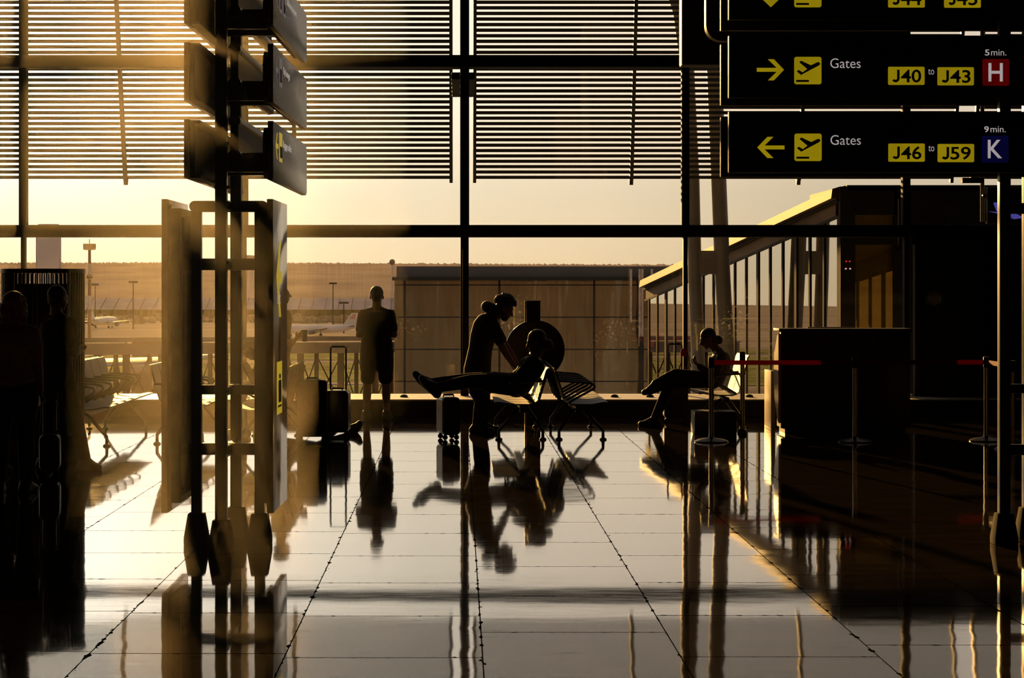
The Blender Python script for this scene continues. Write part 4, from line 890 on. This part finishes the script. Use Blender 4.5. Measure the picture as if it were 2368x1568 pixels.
def foot(m, an, toe, grow=0.0, s=1.0):
    d = V((toe - an)); L = d.length; d.normalize(); side = d.cross(V((0, 0, 1))); side = side.normalized() if side.length > .05 else V((1, 0, 0))
    upv = side.cross(d)
    heel = an - d * .045 - upv * .055; ball = an + d * (L * .62) - upv * .062; tip = toe - upv * .062 + d * .0
    m.cap(an, .040 * s + grow, heel, .034 * s + grow, 12); m.cap(an - upv * .01, .038 * s + grow, ball, .036 * s + grow, 12); m.cap(heel, .032 * s + grow, ball, .036 * s + grow, 12)
    m.cap(ball + side * .016, .032 * s + grow, tip + side * .006, .022 * s + grow, 10); m.cap(ball - side * .016, .032 * s + grow, tip - side * .008, .022 * s + grow, 10)
def human(label, J, shirt='cloth_dark', legs='denim', hair='short', hairm='hair', sleeve='short', short_legs=False, face=(0, 1, 0), up=(0, 0, 1), curl=.5, group=None, vox=.0085, s=1.0, shoe='shoe', wide=1.0, palm=None, beard=False, base=None):
    hd = J['head']; f, u, r = basis(face, up)
    b0 = base or V((J['pelvis'].x, J['pelvis'].y, 0)); root = empty('person', b0); tag(root, label, 'person', group)
    J = {k: V(v) - b0 for k, v in J.items()}; hd = J['head']
    m = MB()
    ax = (r, f, u)
    m.ell(hd + u * .028 * s - f * .012 * s, (.074 * s, .094 * s, .088 * s), ax).ell(hd - u * .035 * s + f * .022 * s, (.060 * s, .072 * s, .078 * s), ax)
    m.ell(hd - u * .092 * s + f * .060 * s, (.028 * s, .024 * s, .022 * s), ax).ell(hd + u * .03 * s + f * .074 * s, (.052 * s, .016 * s, .016 * s), ax)
    m.cap(hd + u * .012 * s + f * .088 * s, .009 * s, hd - u * .026 * s + f * .113 * s, .014 * s, 10).ell(hd - u * .060 * s + f * .086 * s, (.024 * s, .013 * s, .014 * s), ax)
    for q in (-1, 1):
        m.ell(hd + r * q * .076 * s - u * .008 * s - f * .012 * s, (.011 * s, .020 * s, .032 * s), ax).ell(hd + r * q * .030 * s + u * .006 * s + f * .080 * s, (.013 * s, .010 * s, .008 * s), ax)
    m.cap(hd - u * .075 * s - f * .02 * s, .054 * s, J['neck'] + (J['chest'] - J['neck']) * .08, .060 * s, 14)
    torso(m, J, 0, wide=wide)
    for a in 'AB':
        sh, el, wr = J['sh' + a], J['el' + a], J['wr' + a]
        m.cap(J['neck'] + (hd - J['neck']) * .12, .048 * s, sh, .050 * s).cap(J['chest'].lerp(J['neck'], .55), .07 * s, sh, .058 * s).cap(sh, .056 * s, el, .042 * s).cap(el, .042 * s, el.lerp(wr, .35), .041 * s).cap(el.lerp(wr, .35), .041 * s, wr, .027 * s)
        pn = V(palm[a]) if palm else V((0, 0, -1)) + (hd - wr).normalized() * .2
        hdir = V(J['hd' + a]) - wr if 'hd' + a in J else wr - el
        if abs(hdir.normalized().dot(pn.normalized())) > .95: pn = pn + V((.5, .3, 0))
        hand(m, wr, hdir, pn, curl, 1 if a == 'A' else -1, s)
        hp, kn, an = J['hip' + a], J['kn' + a], J['an' + a]
        m.cap(hp, .085 * s * wide, hp.lerp(kn, .5), .074 * s * wide).cap(hp.lerp(kn, .5), .074 * s * wide, kn, .052 * s).cap(kn, .052 * s, kn.lerp(an, .33), .054 * s).cap(kn.lerp(an, .33), .054 * s, an, .034 * s)
        foot(m, an, J['toe' + a], 0, s)
    remesh(m, 'body', M['skin'], root, vox)
    # clothes: shells over the body
    g = .012; m = MB(); torso(m, J, g, -.12, .93, wide); 
    for a in 'AB':
        sh, el, wr = J['sh' + a], J['el' + a], J['wr' + a]; e = sh.lerp(el, .72) if sleeve == 'short' else el
        m.cap(J['neck'] - (hd - J['neck']) * .05, .050 * s + g, sh, .050 * s + g).cap(J['chest'].lerp(J['neck'], .5), .07 * s + g, sh, .056 * s + g).cap(sh, .058 * s + g, e, .048 * s + g)
        if sleeve == 'long': m.cap(el, .046 * s + g, wr, .032 * s + g * .8)
    remesh(m, 'shirt', M[shirt], root, .011, 5)
    m = MB(); torso(m, J, g * .9, -.12, .06, wide)
    for a in 'AB':
        hp, kn, an = J['hip' + a], J['kn' + a], J['an' + a]; md = hp.lerp(kn, .5)
        m.cap(J['pelvis'].lerp(hp, .5), .10 * s * wide + g, hp, .088 * s * wide + g).cap(hp, .087 * s * wide + g, md, .080 * s * wide + g)
        if short_legs: m.cap(md, .080 * s + g, hp.lerp(kn, .86), .078 * s + g)
        else: m.cap(md, .078 * s * wide + g, kn, .060 * s + g).cap(kn, .060 * s + g, kn.lerp(an, .35), .058 * s + g).cap(kn.lerp(an, .35), .058 * s + g, an, .045 * s + g * .8)
    remesh(m, 'shorts' if short_legs else 'trousers', M[legs], root, .011, 4)
    for a in 'AB':
        m = MB(); foot(m, J['an' + a], J['toe' + a], .016, s); remesh(m, 'shoe', M[shoe], root, .009, 3)
    m = MB(); rnd = random.Random(label)
    if hair in ('short', 'curly'):
        m.ell(hd + u * .040 * s - f * .022 * s, (.083 * s, .098 * s, .088 * s), ax).ell(hd - u * .01 * s - f * .055 * s, (.066 * s, .052 * s, .075 * s), ax)
        if hair == 'curly':
            for k in range(150):
                v = V((rnd.gauss(0, 1), rnd.gauss(-.25, 1), rnd.gauss(.35, 1))).normalized()
                if v.y > .45 and v.z < .35 or v.z < -.45: continue
                p = hd + u * .038 * s - f * .02 * s + r * v.x * .102 * s + f * v.y * .120 * s + u * v.z * .112 * s; m.ell(p, (rnd.uniform(.014, .024),) * 3, None, 7, 5)
    elif hair == 'bob':
        m.ell(hd + u * .030 * s - f * .018 * s, (.100 * s, .110 * s, .100 * s), ax).ell(hd - u * .045 * s - f * .035 * s, (.112 * s, .085 * s, .112 * s), ax)
        for k in range(170):
            a = rnd.uniform(0, 2 * math.pi); z_ = rnd.uniform(-.16, .09)
            if math.sin(a) > .55 and z_ < .05: continue
            q = .108 * math.sqrt(max(.1, 1 - max(0, z_ / .13) ** 2)); p = hd - f * .022 * s + r * q * math.cos(a) * s + f * q * .85 * math.sin(a) * s + u * z_ * s
            m.cap(p, rnd.uniform(.008, .016), p - u * rnd.uniform(.01, .035) + r * rnd.uniform(-.012, .012), rnd.uniform(.006, .012), 6)
    elif hair == 'cap':
        m.ell(hd + u * .045 * s - f * .012 * s, (.084 * s, .102 * s, .082 * s), ax).cap(hd + u * .045 * s + f * .07 * s, .022, hd + u * .035 * s + f * .15 * s, .012)
        m.ell(hd - u * .015 * s - f * .055 * s, (.066 * s, .05 * s, .06 * s), ax)
    elif hair == 'bun':
        m.ell(hd + u * .040 * s - f * .022 * s, (.083 * s, .099 * s, .086 * s), ax).ell(hd - u * .02 * s - f * .055 * s, (.07 * s, .055 * s, .09 * s), ax).ell(hd - u * .07 * s - f * .11 * s, (.045 * s, .05 * s, .06 * s), ax)
    if beard:
        m.ell(hd - u * .088 * s + f * .055 * s, (.050 * s, .045 * s, .040 * s), ax).ell(hd - u * .06 * s + f * .03 * s, (.066 * s, .05 * s, .045 * s), ax)
    remesh(m, 'cap' if hair == 'cap' else 'hair', M[hairm], root, 0.0075 if hair in ('curly', 'bob') else .009, 1 if hair in ('curly', 'bob') else 4)
    return root
def standing(u, Y, ztop, uw, dirn=(0, 1, 0), arms='down', lean=0.0, stance=.10, s=None, lat=None):
    """joints of a standing figure; u: column, ztop: head top"""
    s = s or ztop / 1.72; c = V((X(u, Y), Y, 0)); f = V(dirn).normalized(); l = f.cross(EZ)   # l points to the figure's right
    h = lambda z: EZ * z * s
    J = {'pelvis': c + h(.95), 'chest': c + h(1.22) + f * lean * .4, 'neck': c + h(1.43) + f * lean, 'head': c + h(1.60) + f * (lean + .02)}
    for a, q in (('A', -1), ('B', 1)):
        J['sh' + a] = c + l * q * uw + h(1.365) + f * lean; J['hip' + a] = c + l * q * .095 * s + h(.90)
        J['kn' + a] = c + l * q * (stance * .9 + .012) + h(.49) + f * .01; J['an' + a] = c + l * q * (stance + .012) + EZ * .085 - f * .04
        J['toe' + a] = J['an' + a] + f * .165 + l * q * .03; J['toe' + a].z = .085
        if arms == 'down':
            J['el' + a] = J['sh' + a] + l * q * .045 * s - h(.27); J['wr' + a] = J['el' + a] + l * q * .015 - h(.235) + f * .03
        elif arms == 'front':
            J['el' + a] = J['sh' + a] + l * q * .055 * s - h(.255) - f * .01; J['wr' + a] = J['el' + a] - l * q * .11 * s - h(.0) + f * .20
    return J
# --- standing man in shorts at the glass
J = standing(871, 26.6, Z(665, 26.6), .170, arms='front', stance=.118)
human('person in shorts and polo shirt standing at the window, back turned', J, 'cloth_navy', 'cloth_dark', 'short', sleeve='short', short_legs=True, face=(0, 1, -.25), wide=1.2, curl=.9, s=1.08)
# --- queue beside the booth
J = standing(31, 17.1, Z(677, 17.1), .155, arms='down', lean=.01)
human('person with wavy bob and pale sleeveless top, back turned, by the booth', J, 'cloth_pale', 'cloth_dark', 'bob', 'blond', face=(.1, 1, -.1), up=(0, 0, 1), wide=1.08)
J = standing(-24, 18.9, Z(650, 18.9), .17, arms='down')
human('person cut by the picture edge, only one side of the head showing', J, 'cloth_grey', 'denim', 'short', face=(.5, 1, 0))
J = standing(131, 19.4, Z(661, 19.4), .165, dirn=(.55, .83, 0), arms='front', stance=.12)
J['anB'] = P(197, 1066, 19.3) + EZ * .03; J['toeB'] = P(226, 1074, 19.2) + EZ * .02; J['knB'] = P(172, 960, 19.3)
J['anB'].z = .085; J['toeB'].z = .085
human('tall person in black before the booth panel, one shoe stepping out', J, 'cloth_dark', 'cloth_dark', 'short', sleeve='long', face=(.6, .8, -.1))
def seated(pts, Y, dl, feet_z=None):
    """joints of a figure seen side-on: pts maps joints to (u, v[, dy]); pairs are split by dl across the depth"""
    J = {}
    for k, t in pts.items():
        dy = t[2] if len(t) > 2 else 0
        if k in ('sh', 'hip'):
            w = {'sh': .165, 'hip': .09}[k]; J[k + 'A'] = P(t[0], t[1], Y + dy) - EY * w; J[k + 'B'] = P(t[0], t[1], Y + dy) + EY * w
        else: J[k] = P(t[0], t[1], Y + dy)
    return J
# --- hunched person on the bench behind the sign post
Ys = 23.7
J = seated({'head': (579, 806), 'neck': (600, 832), 'chest': (618, 862), 'pelvis': (622, 888), 'sh': (606, 842), 'hip': (616, 889),
            'elA': (590, 880, -.2), 'wrA': (568, 846, -.1), 'elB': (590, 880, .2), 'wrB': (566, 843, .05), 'hdA': (550, 828, -.04), 'hdB': (550, 826, .02),
            'knA': (552, 900, -.12), 'knB': (556, 902, .12), 'anA': (562, 1000, -.14), 'anB': (556, 994, .12), 'toeA': (538, 1004, -.14), 'toeB': (526, 1000, .12)}, Ys, .2)
for k in ('anA', 'anB', 'toeA', 'toeB'): J[k].z = .09
human('hunched person seated behind the sign post, head bowed over a phone', J, 'cloth_dark', 'denim', 'cap', 'cloth_dark', sleeve='long', face=(-.75, -.05, -.6), up=(-.55, 0, .8), base=V((X(616, Ys), Ys, 0)))
tag(MB().prism(rrect(-.07, -.008, .05, .008, .006), P(539, 817, Ys - .04), V((.97, 0, .24)), V((-.24, 0, .97)), -.04, .04).build('phone', M['paper']), 'pale phone held by the hunched person behind the sign post', 'phone')
# --- standing drinker behind the side panel
Yd = 25.9
J = standing(650, Yd, Z(657, Yd), .16, dirn=(1, 0, 0), arms='down', stance=.09)
J['elB'] = P(668, 800, Yd - .18); J['wrB'] = P(684, 783, Yd - .12); J['hdB'] = P(698, 772, Yd - .10); J['elA'] = P(655, 812, Yd + .2); J['wrA'] = P(672, 850, Yd + .16)
J['head'] = P(652, 681, Yd)
human('standing person mostly hidden by the side panel, raising a cup', J, 'cloth_dark', 'cloth_dark', 'short', sleeve='short', face=(1, -.1, .0), wide=1.1, curl=1.0, palm={'A': (0, -1, 0), 'B': (0, 1, 0)})
cp = P(704, 790, Yd - .10)
tag(MB().lathe([(.028, 0), (.038, .125), (.041, .126), (.041, .142), (.034, .146), (.004, .147)], cp, 20).build('paper_cup', M['cup']), 'takeaway cup in the raised hand of the standing drinker', 'cup')
# --- person sitting on the floor behind the cases, one leg out
Yf = 24.4
J = seated({'head': (636, 826), 'neck': (640, 862), 'chest': (642, 900), 'pelvis': (644, 965), 'sh': (641, 876), 'hip': (650, 968),
            'elA': (662, 925, -.22), 'wrA': (690, 955, -.2), 'elB': (662, 925, .22), 'wrB': (690, 950, .2), 'knA': (733, 966, -.14), 'knB': (722, 920, .14),
            'anA': (808, 992, -.16), 'anB': (760, 985, .16), 'toeA': (822, 972, -.17), 'toeB': (788, 990, .17)}, Yf, .2)
human('person sitting on the floor behind the cases, one foot sticking out', J, 'cloth_dark', 'denim', 'short', sleeve='long', face=(1, 0, -.2), base=V((X(644, Yf), Yf, 0)))
# --- leaning man with the neck pillow
Yl_ = 24.25
J = seated({'head': (1167, 713), 'neck': (1140, 731), 'chest': (1117, 775), 'pelvis': (1103, 862), 'sh': (1137, 746), 'hip': (1103, 872),
            'elA': (1163, 806, -.21), 'wrA': (1186, 843, -.16), 'elB': (1168, 800, .20), 'wrB': (1194, 838, .14), 'hdA': (1198, 862, -.14), 'hdB': (1206, 856, .12),
            'knA': (1112, 930, -.11), 'knB': (1120, 928, .13), 'anA': (1103, 990, -.13), 'anB': (1116, 988, .15), 'toeA': (1137, 996, -.15), 'toeB': (1148, 990, .17)}, Yl_, .2)
for k in ('anA', 'anB', 'toeA', 'toeB'): J[k].z = .09
leaner = human('curly-haired person leaning forward over the bench, neck pillow on', J, 'cloth_dark', 'cloth_dark', 'curly', 'hair', beard=True, sleeve='short', face=(.84, -.03, -.54), up=(.5, 0, .85), wide=1.3, curl=.7, s=1.06, base=V((X(1103, Yl_), Yl_, 0)))
pc_ = P(1143, 716, Yl_); m = MB(); pts = []
for k in range(19):
    a = R(35 + 290 * k / 18); pts.append(pc_ + V((math.cos(a) * .095 * .9 - .0, math.sin(a) * .10, math.cos(a) * -.035)))
m.tube(pts, [.03] + [.048 + .022 * abs(math.sin(math.pi * k / 18)) for k in range(1, 18)] + [.03], 14)
m.build('neck_pillow', M['bag'], None); np_ = bpy.data.objects['neck_pillow']; np_.parent = leaner; np_.location = -leaner.location
# --- reclining traveller with feet on the case
Yr = 23.2
J = seated({'head': (1240, 790), 'neck': (1233, 825), 'chest': (1226, 855), 'pelvis': (1198, 889), 'sh': (1230, 836), 'hip': (1190, 890),
            'elA': (1196, 876, -.17), 'wrA': (1163, 880, -.13), 'elB': (1200, 872, .17), 'wrB': (1168, 878, .16), 'hdA': (1145, 880, -.1), 'hdB': (1150, 876, .1),
            'knA': (1092, 881, -.09), 'knB': (1096, 877, .10), 'anA': (1012, 896, -.08), 'anB': (1000, 886, .09), 'toeA': (984, 866, -.12), 'toeB': (970, 856, .07)}, Yr, .2)
human('reclining person on the bench, legs stretched onto the cabin case', J, 'cloth_dark', 'cloth_dark', 'bun', 'hair', sleeve='long', face=(-.9, 0, -.3), up=(-.3, 0, .95), wide=1.22, s=1.08, base=V((X(1190, Yr), Yr, 0)))
# --- phone user by the desk
Yp = 25.25
J = seated({'head': (1637, 783), 'neck': (1660, 812), 'chest': (1667, 848), 'pelvis': (1650, 878), 'sh': (1666, 826), 'hip': (1643, 879),
            'elA': (1648, 872, -.18), 'wrA': (1618, 848, -.12), 'elB': (1652, 870, .18), 'wrB': (1622, 850, .06), 'hdA': (1604, 834, -.08), 'hdB': (1606, 838, .04),
            'knA': (1562, 866, -.06), 'knB': (1552, 884, .10), 'anA': (1516, 888, .05), 'anB': (1514, 978, .12), 'toeA': (1487, 896, .03), 'toeB': (1482, 982, .13)}, Yp, .2)
for k in ('anB', 'toeB'): J[k].z = .09
human('seated person with crossed legs looking down at a phone by the desk', J, 'cloth_grey', 'cloth_dark', 'bun', 'hair', sleeve='long', face=(-.9, -.03, -.42), up=(-.42, 0, .9), base=V((X(1640, Yp), Yp, 0)))
tag(MB().prism(rrect(-.035, -.07, .035, .07, .008), P(1597, 829, Yp - .03), V((0, 1, 0)), V((-.25, 0, .97)), -.004, .004).build('phone', M['phone']), 'phone held up by the crossed-legged person by the desk', 'phone')
